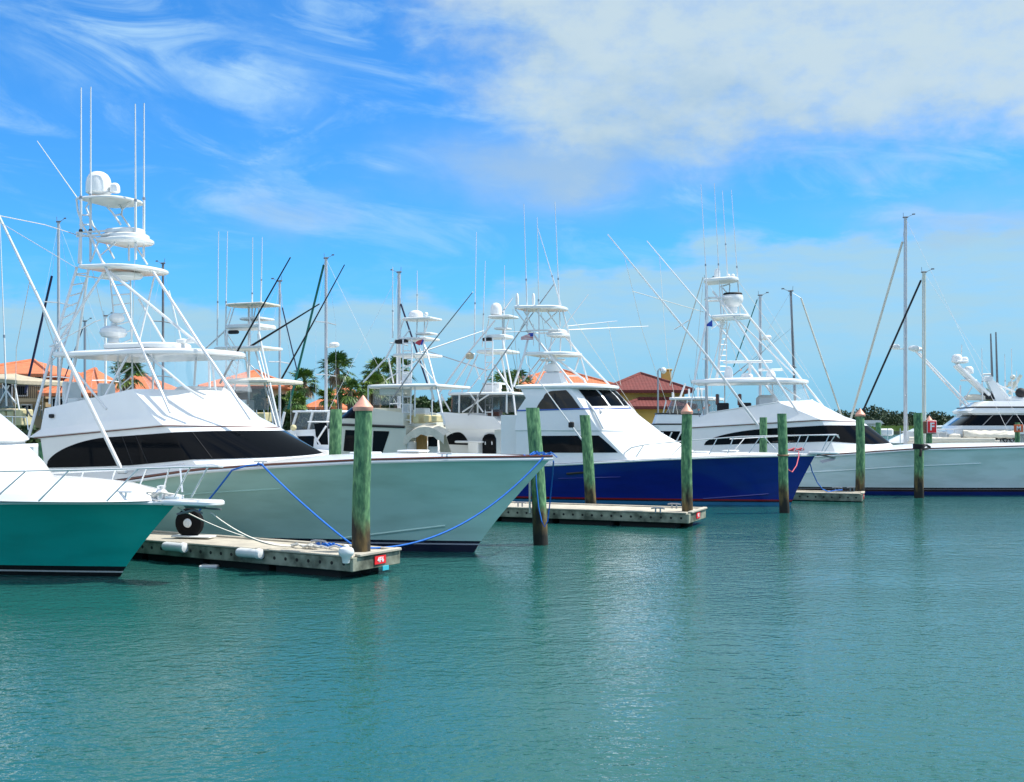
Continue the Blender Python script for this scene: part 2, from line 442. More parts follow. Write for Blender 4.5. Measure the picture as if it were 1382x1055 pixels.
class House:
    """stack of plan outlines, each a straight side from xa to xc (half width ba..b) and a rounded nose to xf"""
    def __init__(s, levels, p=2.0, NS=10, NN=14): s.lv, s.p, s.NS, s.NN = levels, p, NS, (22 if p < 1 else NN)
    def par(s, t):
        i = min(int(t), len(s.lv)-2); k = t-i
        return [a+(b-a)*k for a, b in zip(s.lv[i], s.lv[i+1])]
    def pt(s, a, t, sg=-1, off=0.0):
        """a in 0..1 along the side, 1..2 round the nose to the centreline"""
        xa, ba, xc, b, xf, za, zc, zf = s.par(t)
        if a <= 1:
            P = Vector((xa+(xc-xa)*a, sg*(ba+(b-ba)*a), za+(zc-za)*a))
        else:
            r = a-1; ph = r*PI/2
            if s.p < 1:                                             # creased corner: the front turns in sharply where the side ends
                q = math.sin(ph); y = (1-s.p*q)*max(0, 1-q**4)**.6
                P = Vector((xc+(xf-xc)*q, sg*b*y, zc+(zf-zc)*r))
            else: P = Vector((xc+(xf-xc)*math.sin(ph)**(2/s.p), sg*b*max(0, math.cos(ph))**(2/s.p), zc+(zf-zc)*r))
        if off:
            e = .02
            a0, a1 = max(a-e, 0), min(a+e, 2); t0, t1 = max(t-e, 0), min(t+e, len(s.lv)-1)
            if a > 1.985: du = Vector((0, 1, 0))
            else: du = (s.pt(a1, t, sg)-s.pt(a0, t, sg))*(-sg)
            dv = s.pt(a, t1, sg)-s.pt(a, t0, sg)
            nn = du.cross(dv).normalized()
            if nn.dot(Vector((P.x-(xa+xc)/2, P.y, 0)))<0: nn = -nn
            P = P+nn*off
        return P
    def ring(s, t):
        A = [i/s.NS for i in range(s.NS+1)]+[1+i/s.NN for i in range(1, s.NN)]
        return [s.pt(a, t, -1) for a in A]+[s.pt(2, t, -1)]+[s.pt(a, t, 1) for a in reversed(A)]
    def mesh(s, cap=True, well=0.0, sub=3):
        mb = MB(); n = len(s.lv)-1; rows = []
        for i in range(n):
            for j in range(sub): rows.append(s.ring(i+j/sub))
        rows.append(s.ring(n))
        if well:
            c = sum((p for p in rows[-1]), Vector())/len(rows[-1])
            top = rows[-1]
            inn = [Vector((c.x+(p.x-c.x)*.94, p.y*.92, p.z)) for p in top]
            rows += [inn, [Vector((p.x, p.y, p.z-well)) for p in inn]]
        mb.grid(rows, cu=True)
        m = len(rows[0]); k = len(mb.v)
        # top cap as strips between the two sides
        h = (m-1)//2
        for i in range(h): 
            a, b, c2, d = k-m+i, k-m+i+1, k-m+(m-2-i), k-m+(m-1-i)
            mb.f.append((a, b, c2, d) if b != c2 else (a, b, d)); mb.mi.append(0)
        return mb
    def patch(s, a0, a1, lo, hi, off=.012, n=40, m=5, sides=(-1,), wrap=False):
        mb = MB()
        if wrap:
            S_ = [a0+(1-a0)*i/n for i in range(n)]+[1+i/n for i in range(n+1)]
            A = [(a, -1) for a in S_]+[(a, 1) for a in reversed(S_[:-1])]
            mb.grid([[s.pt(a, lo(a)+(hi(a)-lo(a))*j/m, sg, off) for a, sg in A] for j in range(m+1)])
        else:
            for sg in sides:
                mb.grid([[s.pt(a0+(a1-a0)*i/n, lo(a0+(a1-a0)*i/n)+(hi(a0+(a1-a0)*i/n)-lo(a0+(a1-a0)*i/n))*j/m, sg, off) for i in range(n+1)] for j in range(m+1)])
        return mb
    def line(s, t, r, a0=0, a1=2, off=.005):
        N = 40
        A = [(a0+(2-a0)*i/N, -1) for i in range(N+1)]+[(2-(2-a0)*i/N, 1) for i in range(1, N+1)]
        return MB().tube([s.pt(a, t, sg, off) for a, sg in A], r, 6)
def arch(w, lo, hi, e=.5):
    """window top edge that swells from a point at its aft end"""
    def top(a, a0): 
        k = min(1, max(0, (a-a0)/w))
        return lo(a)+(hi(a)-lo(a))*(1-(1-k)**2)**e
    return top
def pw(*tab): return lambda a: lerpt(tab, a)

def whips(B, lst, r=.022, name='antenna', mat=None):
    for pl in lst:
        pts = B.P(pl)
        a, b = pts[0], pts[-1]
        o = B.add(MB().tube([a, a.lerp(b, .38)], r, 6), name, mat or M['alu'])
        mb = MB().tube([a.lerp(b, .38)-(b-a)*.0, b], r*.72, 6, r*.45); mb.build('upper_rod', mat or M['alu'], o)
        MB().tube([a.lerp(b, .372), a.lerp(b, .388)], r*1.25, 6).build('ferrule', M['grey'], o)
def platform(B, l, r, w, th, mat, parent, nose=.5, name='platform', dl=-1.0, camber=.03, cr=.15):
    """l: (px,py) of its near aft corner, r: (px,py) of its tip"""
    a = B.L(l[0], l[1], dl*w); b = B.L(r[0], r[1], 0)
    return B.add(MB().slab(outline(a.x, b.x, w, a.z-th/2, nose, z1=b.z-th/2, cr=cr), th, camber), name, mat, parent)
def ladder(B, r0, r1, n, r, mat, parent):
    """r0, r1: the two rails, each [top, bottom] of (px,py,lat)"""
    a0, a1 = B.P(r0); b0, b1 = B.P(r1)
    mb = MB().tube([a0, a1], r, 6).tube([b0, b1], r, 6)
    for i in range(n):
        t = (i+.5)/n; mb.tube([a0.lerp(a1, t), b0.lerp(b1, t)], r*.8, 5)
    return mb.build('ladder', mat, parent)
def dome(c, r, h, mat, name, parent):
    prof = [(r*.8, 0), (r*.98, h*.06), (r, h*.2), (r*.98, h*.5), (r*.9, h*.7), (r*.72, h*.86), (r*.45, h*.96), (r*.15, h), (.01, h)]
    return MB().lathe(prof, c, 20).build(name, mat, parent)

# ------------------------------------------------------------------ boat A: pale sportfisher in the middle
def rail_run(B, lat_top, posts, r, name='bow_rail'):
    """lat_top: polyline of the top rail; posts: [(top),(foot)] pairs, each a stanchion of the rail"""
    o = B.add(MB().tube([p if isinstance(p, Vector) else B.L(*p) for p in lat_top], r, 6), name, M['steel'])
    for a, b in posts: MB().tube([B.L(*a), B.L(*b)], r*.85, 6).build('stanchion', M['steel'], o)
    return o

def pale_sportfisher():
    B = Boat('sportfishing_boat', -.88, 25.7, -22, 'large sportfishing boat with pale seafoam hull, white cabin and tall white tuna tower', 'boat', 'sportfishing boats along the finger docks')
    SH = [(-15.5, 1.3), (-8.6, 1.56), (-6.1, 1.90), (-4.4, 2.03), (-2.1, 2.16), (0, 2.22), (2, 2.24)]
    B.hull(-15.5, 1.93, 2.42, 2.1, SH, H['pale'], u0=.36, p=2.5, w0=.12, q=1.85, flare=1.2, rail=M['teak'], camber=.17)
    B.strake('spray_rail', [(.79+.012*i, .13+.0125*i) for i in range(13)], .028, H['pale'])
    B.strake('hull_knuckle', [(.46+.015*i, .69+.002*i) for i in range(15)], .022, H['pale'], out=-.004)
    hs = B.house([
        (-11.0, 2.0, -6.3, 2.02, -4.0, 1.35, 1.95, 2.22),
        (-11.25, 1.98, -7.25, 1.98, -5.45, 2.62, 2.93, 2.87),
        (-11.6, 2.02, -7.35, 2.04, -5.6, 2.66, 2.98, 2.93),
        (-11.35, 1.88, -7.75, 1.93, -6.15, 2.86, 3.22, 3.16),
        (-11.3, 1.8, -8.5, 1.76, -7.0, 3.40, 3.87, 3.85)], p=.62)
    cab = B.add(hs.mesh(well=.45), 'cabin', M['white'], angle=19)
    lo = pw((0, .42), (.6, .25), (1, .20), (1.6, .12), (2, .09))
    hi = pw((0, .9), (.5, .9), (1, .86), (1.3, .90), (2, .93))
    top = arch(.50, lo, hi)
    w = B.add(hs.patch(.015, 2, lo, lambda a: top(a, .015), wrap=True, n=60, m=6), 'cabin_window', M['glass'], cab)
    for a in (.62, .72, 1.12): 
        for sg in (-1, 1): MB().tube([hs.pt(a, lo(a)+.02, sg, .016), hs.pt(a+.02, hi(a)-.02, sg, .016)], .012, 4).build('mullion', M['black'], w)
    B.add(hs.line(1.55, .016, a0=0, off=.006), 'brow_trim', M['teak'])
    # bridge fittings
    c = B.L(168, 527, .2); 
    for dx, dy in ((-.9, -.55), (-.9, .75)):
        se = B.add(MB().rbox((c.x+dx, dy, 3.45), (.55, .6, .5)), 'helm_seat', M['white2'])
        MB().rbox((c.x+dx-.22, dy, 3.86), (.16, .58, .55)).build('seat_back', M['white2'], se)
    B.add(MB().rbox((-8.0, .3, 3.6), (.8, 1.5, .75), b=.1), 'helm_console', M['white2'])
    # hardtop
    zt = 4.74
    ot = outline(-11.35, -6.75, 1.55, zt, .42, 2.2)
    ht = B.add(MB().slab(ot, .13, .12), 'hardtop', M['white'])
    MB().slab(outline(-10.4, -8.35, .75, zt+.22, .4), .16, .03).build('roof_hatch', M['white2'], ht)
    # radar and searchlight
    q = B.L(153, 458, 0)
    rd = MB().lathe([(.16, 0), (.14, .12), (.3, .16), (.36, .26), (.34, .36), (.2, .44), (.01, .46)], (q.x, 0, 5.2), 18).ball((q.x+.12, 0, 5.86), .2, sx=1.1, sz=.7).tube([(q.x, 0, 5.6), (q.x+.05, 0, 5.8)], .09)
    rd.build('radar', M['white'], B.root)
    q = B.L(247, 464, -.3)
    MB().lathe([(.05, -.25), (.05, 0), (.17, .03), (.17, .1), (.03, .14)], q, 12).tube([q+Vector((.05, 0, .06)), q+Vector((.42, 0, .1))], .05, 8, .09).build('loudhailer', M['white2'], B.root)
    # clear curtains below the hardtop front
    rows = []
    o1 = outline(-10.0, -6.85, 1.42, zt-.02, .42, 2.0)
    A = [p for p in o1 if p[0] > -9.2]
    lowr = [Vector((-8.6+(p[0]+9.2)*.82, p[1]*1.12, 3.86)) for p in A]
    mid = len(A)
    rr = [[Vector(p).lerp(q2, k/4) for p, q2 in zip(A, lowr)] for k in range(5)]
    # outline order: near side forward to the nose, then back along the far side
    i0 = max(range(len(A)), key=lambda i: A[i][0])
    B.add(MB().grid(rr), 'clear_curtain', M['clear'])
    # tower
    r = .037
    P = B.P
    tw = B.add(MB().tube(P([(147, 366, -.85), (275, 470, -.75)]), r).tube(P([(140, 367, -.9), (83, 455, -1.3), (73, 474, -1.4)]), r*.85)
               .tube(P([(208, 374, .5), (188, 460, .2)]), r*.7).tube(P([(122, 318, -.6), (140, 357, -.85)]), r)
               .tube(P([(187, 403, .4), (225, 467, .6)]), r*.8).tube(P([(228, 392, .7), (245, 461, .7)]), r*.5)
               .tube(P([(103, 371, -.9), (173, 380, .7)]), r*.6), 'tower', M['alu'])
    B.tubes('tower_leg', [[(140, 355, -.9), (192, 470, -1.5), (230, 557, -1.82)], [(207, 367, .85), (273, 469, 1.0), (340, 566, 1.05)],
                          [(104, 360, -.9), (70, 474, -1.5), (38, 592, -1.95)], [(120, 358, .9), (103, 475, 1.4), (88, 548, 1.7)],
                          [(207, 367, -.3), (273, 470, -1.0), (286, 488, -1.0), (338, 566, -.95)]], r, M['alu'], tw)
    platform(B, (102, 359), (212, 363), 1.0, .09, M['white'], tw, .5, camber=.02)
    # half round box under the platform
    a = B.L(165, 371, -.1)
    MB().slab(outline(a.x-.5, a.x+.45, .42, a.z-.08, .5), .14, 0).build('overhead_box', M['white2'], tw)
    # control station with rail
    a, b = B.L(138, 322, -.3), B.L(199, 328, 0)
    MB().slab(outline(a.x, b.x, .62, a.z-.13, .45, 2.2), .12, .0).slab(outline(a.x+.06, b.x-.1, .5, a.z-.01, .45, 2.2), .12, .02).slab(outline(a.x+.1, b.x-.2, .4, a.z+.11, .45, 2.2), .14, .03).build('control_station', M['white'], tw)
    a = B.L(104, 314, -.6); b = B.L(140, 314, -.6)
    MB().tube([(b.x, -.55, a.z), (a.x, -.62, a.z), (a.x-.12, -.3, a.z), (a.x-.12, .4, a.z), (a.x, .7, a.z), (b.x, .62, a.z)], .03).tube([(a.x, -.62, a.z-.1), (b.x+.1, -.55, a.z-.1)], .03).build('belly_rail', M['alu'], tw)
    # frames between the tiers
    up = [[(103, 268, -.6), (105, 285, -.6), (113, 307, -.62), (122, 319, -.62)], [(121, 272, .4), (116, 280, .4), (126, 305, .4), (140, 322, .4)],
          [(143, 277, -.4), (152, 287, -.4), (163, 303, -.4)], [(160, 275, .5), (165, 282, .5), (164, 290, .5), (175, 306, .5)],
          [(178, 271, .2), (165, 282, .5)], [(108, 318, -.6), (106, 355, -.85)], [(134, 322, .5), (124, 350, .6)],
          [(122, 318, -.55), (135, 345, -.6), (150, 332, -.4), (157, 326, -.4)], [(140, 322, .5), (154, 349, .6)], [(174, 330, .2), (174, 352, .2)], [(182, 330, .4), (199, 357, .6)],
          [(108, 303, -.6), (120, 303, .4)], [(155, 291, -.4), (162, 289, .5)], [(112, 290, -.6), (118, 290, .4)]]
    for pl in up: MB().tube(P(pl), r*.75, 6).build('upper_frame', M['alu'], tw)
    tp = platform(B, (100, 267), (183, 270), .72, .06, M['white2'], tw, .55, name='top_platform', camber=.10)
    q = B.L(133, 262, 0)
    dome(q, .34, .62, M['white'], 'satellite_dome', B.root)
    q = B.L(155, 260, .1)
    dome(q, .14, .27, M['white'], 'small_dome', B.root)
    ladder(B, [(103, 362, -.9), (62, 500, -1.5)], [(121, 362, -.2), (82, 480, -.7)], 9, .025, M['alu'], tw)
    ladder(B, [(149, 378, .6), (164, 540, .9)], [(176, 378, .9), (179, 525, 1.1)], 12, .025, M['alu'], tw)
    B.tubes('hardtop_post', [[(103, 482, -1.3), (88, 548, -1.6)], [(70, 482, -1.4), (67, 545, -1.5)], [(84, 482, -1.2), (75, 548, -1.4)], [(175, 475, -1.4), (135, 546, -1.75)],
                             [(93, 490, -1.6), (144, 552, -1.85)], [(198, 478, -1.4), (250, 522, -1.5), (275, 538, -1.45)], [(282, 487, -.6), (283, 524, -.6)], [(286, 487, -.3), (292, 537, -.3)],
                             [(208, 476, 1.2), (206, 525, 1.4)], [(265, 478, 1.0), (262, 520, 1.2)]], .03, M['alu'])
    # outriggers
    ob = B.L(165, 636, -2.38); hp = B.L(80, 460, -3.1); tipp = ob+(hp-ob)*2.5
    og = B.add(MB().tube([ob, ob.lerp(tipp, .34)], .05, 8).tube([ob.lerp(tipp, .34), tipp], .04, 8, .022), 'outrigger', M['alu'])
    MB().tube([hp, hp+Vector((.9, .2, .45)), hp+Vector((1.0, .3, .5))], .012, 4).tube([hp+Vector((-.08, 0, -.05)), hp+Vector((-.3, 0, -.12))], .03, 5).build('spreader', M['steel'], og)
    MB().rbox(ob, (.3, .12, .12)).build('outrigger_base', M['steel'], og)
    B.add(MB().tube(B.P([(105, 268, -.6), (50, 190, -1.2)]), .02, 6, .012), 'fishing_rod', M['alu'])
    B.add(MB().tube(B.P([(108, 318, -.62), (60, 303, -2.0), (-10, 289, -4.0)]), .012, 5), 'halyard', M['rope_w'])
    whips(B, [[(109, 357, -.9), (109.5, 118, -.9)], [(122, 353, -.5), (122.5, 117, -.5)], [(183, 350, -.2), (182.5, 140, -.2)], [(194, 347, .4), (194.5, 139, .4)]], .034)
    for px, la in ((109, -.9), (122, -.5)): 
        B.add(MB().rbox(B.L(px, 311, la), (.1, .1, .1)), 'antenna_clamp', M['black'])
    for xx in (-1.6, -2.9): B.add(MB().rbox((xx, 0, lerpt(SH, xx)+.18), (.6, .55, .05)), 'deck_hatch', M['white2'])
    hr = [hs.pt(a, .14, -1, .06) for a in (.55, .65, .75, .85, .95)]
    B.add(MB().tube(hr, .014, 5), 'grab_rail', M['steel'])
    B.add(MB().rbox(hs.pt(.1, 3.55, -1, .03), (.16, .06, .1), b=.02), 'side_light', M['black'])
    # cleat with mooring hitch, bow chock
    for px, py, la in ((352, 627, -2.25), (600, 616.5, -1.0)):
        c = B.L(px, py, la); 
        B.add(MB().tube([c+Vector((-.18, 0, .08)), c+Vector((.18, 0, .08))], .022).tube([c+Vector((-.06, 0, -.03)), c+Vector((-.06, 0, .08))], .02).tube([c+Vector((.06, 0, -.03)), c+Vector((.06, 0, .08))], .02), 'cleat', M['steel'])
    return B
BA = pale_sportfisher()
def lines(B, lst, r=.009, name='rigging_line', mat='rope_w'):
    for pl in lst: B.add(MB().tube(B.P(pl), r, 4), name, M[mat])
def rods(B, lst):
    for a, b in lst:
        p, q = B.L(*a), B.L(*b)
        o = B.add(MB().tube([p, p.lerp(q, .25)], .022, 6).tube([p.lerp(q, .25), q], .012, 5, .005), 'fishing_rod', M['darkmast'])
        MB().lathe([(.03, -.03), (.05, -.03), (.05, .03), (.03, .03)], p.lerp(q, .16)+Vector((.05, 0, 0)), 8, axis=(0, 1, 0)).build('reel', M['copper'], o)
lines(BA, [[(0, 300, -4.1), (104, 362, -.9)], [(48, 390, -3.4), (75, 470, -1.4)], [(40, 380, -3.5), (22, 470, -2.4), (20, 590, -2.2)], [(122, 353, -.5), (150, 470, 0)], [(182, 350, -.2), (178, 470, .2)]])

# ------------------------------------------------------------------ boat B: teal boat cut by the left edge
def teal_boat():
    B = Boat('sportfishing_boat', -7.7, 21.6, -22, 'teal hulled boat with white foredeck, bow pulpit and pipe bow rail, nearest to the camera', 'boat', 'sportfishing boats along the finger docks')
    SH = [(-11, 1.2), (-4, 1.50), (-1.2, 1.535), (.9, 1.53), (1.4, 1.5)]
    B.hull(-11.5, 1.38, 2.0, 1.75, SH, H['teal'], u0=.40, p=2.1, w0=.22, q=1.65, flare=.6, camber=.10)
    tr = House([(-9, 1.75, -2.6, 1.55, 1.0, 1.2, 1.54, 1.53), (-9, 1.6, -2.6, 1.4, .75, 1.5, 1.72, 1.70), (-9, 1.35, -2.6, 1.15, .2, 1.6, 1.86, 1.80), (-9, .9, -2.8, .6, -.6, 1.7, 1.93, 1.90)], 2.0, 10, 14)
    B.add(tr.mesh(), 'foredeck_trunk', M['white'])
    hs = House([(-9.5, 1.75, -4.2, 1.65, -1.75, 1.35, 1.6, 1.72), (-9.5, 1.72, -4.4, 1.6, -2.3, 2.1, 2.2, 2.2), (-9.5, 1.7, -4.7, 1.5, -2.85, 2.55, 2.62, 2.60),
                (-9.5, 1.78, -4.65, 1.58, -2.75, 2.58, 2.68, 2.66), (-9.5, 1.78, -4.7, 1.58, -2.8, 2.68, 2.76, 2.72), (-9.5, 1.7, -5.1, 1.45, -3.45, 3.1, 3.2, 3.12), (-9.5, 1.6, -5.8, 1.3, -4.3, 3.5, 3.7, 3.62)], 1.6, 10, 14)
    cab = B.add(hs.mesh(well=.4), 'cabin', M['white'], angle=19)
    lo, hi = pw((0, 1.15), (2, 1.2)), pw((0, 1.85), (2, 1.8))
    B.add(hs.patch(.1, .8, lo, hi), 'cabin_window', M['glass'], cab)
    # bow rail, both sides, each stanchion of its own
    rail_run(B, [(-60, 638, -1.85), (0, 636, -1.72), (95, 634, -1.35), (187, 632, -.75), (246, 630, -.35), (295, 629.5, -.22), Vector((2.42, 0, 2.19)), B.L(287, 627.5, .22), (244, 629, .35), (160, 634, .95), (60, 639, 1.4)],
             [((35, 635.5, -1.6), (-12, 677, -1.75)), ((94, 634, -1.35), (52, 676, -1.5)), ((187, 632, -.75), (144, 676, -1.0)), ((257, 630, -.3), (235, 671, -.3)), ((281, 629.6, -.22), (258, 671, -.25)),
              ((113, 636, 1.2), (107, 650, 1.25)), ((156, 634, .95), (149, 652, 1.0)), ((198, 632, .7), (187, 658, .75)), ((229, 630, .5), (220, 663, .5)), ((243, 629.5, .4), (246, 664, .3)), ((-40, 637, -1.8), (-90, 679, -1.9))], .019)
    pa, pb = B.L(213, 678, -.28), B.L(297, 678, 0)
    pul = B.add(MB().slab(outline(pa.x, pb.x, .28, pa.z-.05, .25, 3), .1, .01), 'bow_pulpit', M['white'])
    a = B.L(262, 684.5, 0)
    MB().tube([a+Vector((-.2, 0, .0)), a+Vector((.62, 0, -.02))], .02, 6).prism([a+Vector((-.3, -.14, -.11)), a+Vector((.0, -.03, -.03)), a+Vector((.2, 0, -.09)), a+Vector((.0, .03, -.03)), a+Vector((-.3, .14, -.11)), a+Vector((-.1, 0, -.07))], (0, 0, -.035)).rbox(a+Vector((.02, 0, .03)), (.45, .14, .09)).build('anchor', M['darkmast'], B.root)
    c = B.L(166, 667, -.55)
    B.add(MB().tube([c+Vector((-.2, 0, .05)), c+Vector((.2, 0, .05))], .022).tube([c+Vector((-.07, 0, -.08)), c+Vector((-.07, 0, .05))], .02).tube([c+Vector((.07, 0, -.08)), c+Vector((.07, 0, .05))], .02), 'cleat', M['steel'])
    c = B.L(218, 667, 0)
    wl = MB().lathe([(.1, -.1), (.12, .05), (.07, .1), (.09, .16), (.03, .18)], c, 12).rbox(c+Vector((.3, 0, -.05)), (.35, .2, .1))
    B.add(wl, 'windlass', M['steel'])
    mb = MB()
    for k in range(7):
        u = random.uniform(-.5, .5); mb.tube([c+Vector((u-.25, -.15, -.04)), c+Vector((u, -.05+random.uniform(-.15, .15), .05)), c+Vector((u+.3, .1, -.03))], .022, 5)
    B.add(mb, 'anchor_rode', M['rope_w'])
    B.add(MB().rbox(B.L(135, 661, -.3), (.65, .45, .03)), 'deck_hatch', M['white2'])
    return B
BB = teal_boat()

# ------------------------------------------------------------------ boat C: navy hulled boat with enclosed bridge
def navy_boat():
    B = Boat('sportfishing_boat', 10.25, 40.4, -22, 'navy blue hulled sportfishing boat with white enclosed bridge and tuna tower', 'boat', 'sportfishing boats along the finger docks')
    SH = [(-14, 1.2), (-8.3, 1.49), (-4.4, 1.73), (-1.6, 1.85), (1, 1.9)]
    B.hull(-14.2, .9, 2.3, 2.05, SH, H['navy'], u0=.36, p=2.3, w0=.15, q=1.7, flare=1.0, camber=.16)
    B.strake('spray_rail', [(.78+.012*i, .12+.008*i) for i in range(14)], .03, H['navy'])
    B.strake('hull_knuckle', [(.40+.02*i, .62) for i in range(9)], .025, H['navy'])
    B.strake('exhaust_vent', [(.42+.01*i, .74+.004*i) for i in range(7)], .05, M['dpaint'], out=-.01)
    hs = House([(-10.1, 2.0, -5.6, 2.0, -3.6, 1.4, 1.66, 1.98),
                (-10.1, 1.92, -6.7, 1.92, -4.85, 2.72, 2.72, 2.66), (-10.15, 1.96, -6.75, 1.96, -4.9, 2.76, 2.76, 2.7),
                (-10.1, 1.84, -7.35, 1.84, -6.1, 3.5, 3.56, 3.6),
                (-9.75, 1.8, -7.7, 1.76, -6.45, 4.0, 4.02, 4.05), (-10.0, 1.72, -8.05, 1.68, -6.85, 4.36, 4.42, 4.40)], .66, 10, 14)
    cab = B.add(hs.mesh(), 'cabin', M['white'], angle=19)
    lo, hi = pw((0, .38), (1, .26)), pw((0, .86), (1, .86))
    def top(a): 
        k = min(1, max(0, (a-.16)/.12)); e = min(1, max(0, (.972-a)/.03)); h = lo(a)+(hi(a)-lo(a))*min(.25+.75*(1-(1-k)**2)**.5, 1)
        return lo(a)+(h-lo(a))*min(1, .12+.88*e)
    B.add(hs.patch(.16, .971, lo, top, n=70), 'cabin_window', M['glass'], cab)
    lo2, hi2 = pw((0, 3.06), (1, 3.08)), pw((0, 4.6), (1, 4.7))
    tp2 = arch(.36, lo2, hi2, .5)
    def top2(a): return lo2(a)+(tp2(a, .28)-lo2(a))*min(1, .02+(.945-a)/.04)
    w = B.add(hs.patch(.28, .944, lo2, top2, n=60), 'bridge_side_window', M['glassb'], cab)
    for sg in (-1,): MB().tube([hs.pt(.62, 3.1, sg, .02), hs.pt(.62, 4.35, sg, .02)], .035, 4).build('mullion', M['black'], w)
    for a0, a1 in ((1.12, 1.42), (1.46, 1.74), (1.78, 1.985)):
        for sg in (-1, 1): B.add(hs.patch(a0, a1, lambda a: 3.25, lambda a: 4.72, n=10, sides=(sg,)), 'bridge_window', M['glass'], cab)
    B.add(hs.line(3.03, .028), 'stripe', M['bluestripe'])
    ro = outline(-10.25, -6.65, 1.78, 4.36, .4, 2.1)
    rf = B.add(MB().slab(ro, .14, .12), 'bridge_roof', M['white'])
    q = B.L(747, 517, 0)
    MB().box((q.x, 0, 4.80), (1.05, .9, .5), taper=.55).build('radar_mast', M['white'], rf)
    q = B.L(746, 502, 0)
    MB().lathe([(.16, 0), (.3, .06), (.34, .2), (.3, .34), (.1, .4), (.02, .42)], (q.x, 0, 5.03), 16).build('radar_drum', M['white'], rf)
    MB().rbox((q.x, 0, 5.55), (1.05, .14, .1)).tube([(q.x, 0, 5.4), (q.x, 0, 5.5)], .08).build('radar_scanner', M['white'], rf)
    B.add(MB().rbox(B.L(772, 507, -.2), (.5, .12, .05)), 'horn', M['white2'])
    P = B.P; r = .045
    tw = B.add(MB().tube(P([(743, 478, -.5), (788, 512, -.5)]), r), 'tower', M['alu'])
    B.tubes('tower_brace', [[(783, 478, .5), (776, 500, .3)], [(783, 480, .5), (793, 513, .5)], [(732, 480, .2), (706, 514, .3)], [(740, 478, .7), (716, 512, .9)]], r*.7, M['alu'], tw)
    B.tubes('tower_leg', [[(720, 451, -.5), (737, 473, -.8), (803, 556, -1.72), (814, 578, -1.9)], [(762, 453, .4), (783, 478, .6), (857, 556, 1.0), (875, 576, .85)],
                          [(713, 455, -.6), (708, 477, -.9), (693, 522, -1.6)], [(788, 512, -.5), (803, 545, -1.1), (812, 556, -1.5)], [(745, 475, .9), (722, 520, 1.5)]], r, M['alu'], tw)
    platform(B, (707, 477), (783, 478), .95, .13, M['white'], tw, .4)
    a, b = B.L(737, 449, -.4), B.L(767, 450, 0)
    MB().slab(outline(a.x, b.x, .5, a.z-.14, .4), .15).slab(outline(a.x+.05, b.x-.1, .42, a.z, .4), .13, .02).build('control_station', M['white'], tw)
    z = B.L(710, 446, -.7)
    MB().tube([(b.x-.2, -.6, z.z), (z.x, -.7, z.z), (z.x-.1, 0, z.z), (z.x, .7, z.z), (b.x-.2, .6, z.z)], .035).build('belly_rail', M['alu'], tw)
    platform(B, (692, 414), (764, 416), .8, .13, M['white'], tw, .3, name='top_platform')
    for pl in ([(695, 417, -.7), (710, 437, -.6), (713, 450, -.6)], [(716, 418, .5), (702, 445, .4)], [(723, 419, -.6), (748, 446, -.4)], [(738, 419, .4), (757, 446, .4)], [(759, 418, .2), (768, 450, .3), (771, 473, .4)],
               [(706, 417, .3), (722, 446, .3)], [(755, 418, -.2), (735, 436, -.3)], [(745, 452, -.4), (742, 474, -.4)], [(757, 452, 0), (756, 474, 0)], [(764, 452, .3), (779, 474, .4)], [(752, 452, -.3), (739, 474, -.5)]):
        MB().tube(P(pl), r*.65, 6).build('upper_frame', M['alu'], tw)
    for pl in ([(786, 594, -2.15), (758, 556, -2.45), (711, 491, -3.0)], [(760, 442, .5), (794, 397, 2.5)], [(766, 440, .4), (833, 433, 3.0)], [(768, 445, .4), (875, 440, 4.0)], [(716, 447, -.6), (680, 448, -2.0)]):
        B.add(MB().tube(P(pl), .04 if pl[0][1] > 500 else .017, 6, .012), 'outrigger', M['alu'] if pl[0][1] > 500 else M['grey'])
    o = B.L(771, 573, -2.3); B.add(MB().rbox(o, (.2, .15, .22)), 'outrigger_clamp', M['black'])
    whips(B, [[(712, 440, -.6), (707, 275, -.6)], [(728, 474, -.7), (725, 293, -.7)], [(757, 412, .2), (726, 308, .0)], [(756, 440, .4), (749, 272, .4)]], .028)
    for px in (698, 720): B.add(MB().lathe([(.06, 0), (.07, .25), (.05, .42), (.01, .46)], B.L(px, 411, 0), 10), 'gps_antenna', M['white2'])
    # flag
    a = B.L(720, 449, -.9)
    fl = B.add(MB().tube([a+Vector((0, 0, -.5)), a+Vector((0, 0, .35))], .015), 'ensign_staff', M['alu'])
    for i in range(7):
        mb = MB(); rows = [[], []]
        for k in range(8):
            x = a.x-.55*k/7; yy = -.9+.05*math.sin(k*1.2); h = .26-.02*k; z0 = a.z-.02*k
            rows[0].append((x, yy, z0-h*(i/7))); rows[1].append((x, yy, z0-h*((i+1)/7)))
        mb.grid(rows); mb.build('ensign_stripe', M['flagr'] if i % 2 == 0 else M['flagw'], fl)
    mb = MB(); mb.grid([[(a.x-.22*k/3, -.915+.05*math.sin(k*1.2*.57), a.z-.14*j) for k in range(4)] for j in range(2)]); mb.build('ensign_canton', M['flagb'], fl)
    # cockpit bulkhead panel and dark fittings by the stern
    a, b = B.L(676, 560, -1.6), B.L(701, 615, -1.6)
    B.add(MB().rbox(((a.x+b.x)/2, -1.6, (a.z+b.z)/2), (b.x-a.x, .06, a.z-b.z)), 'cockpit_panel', M['white'])
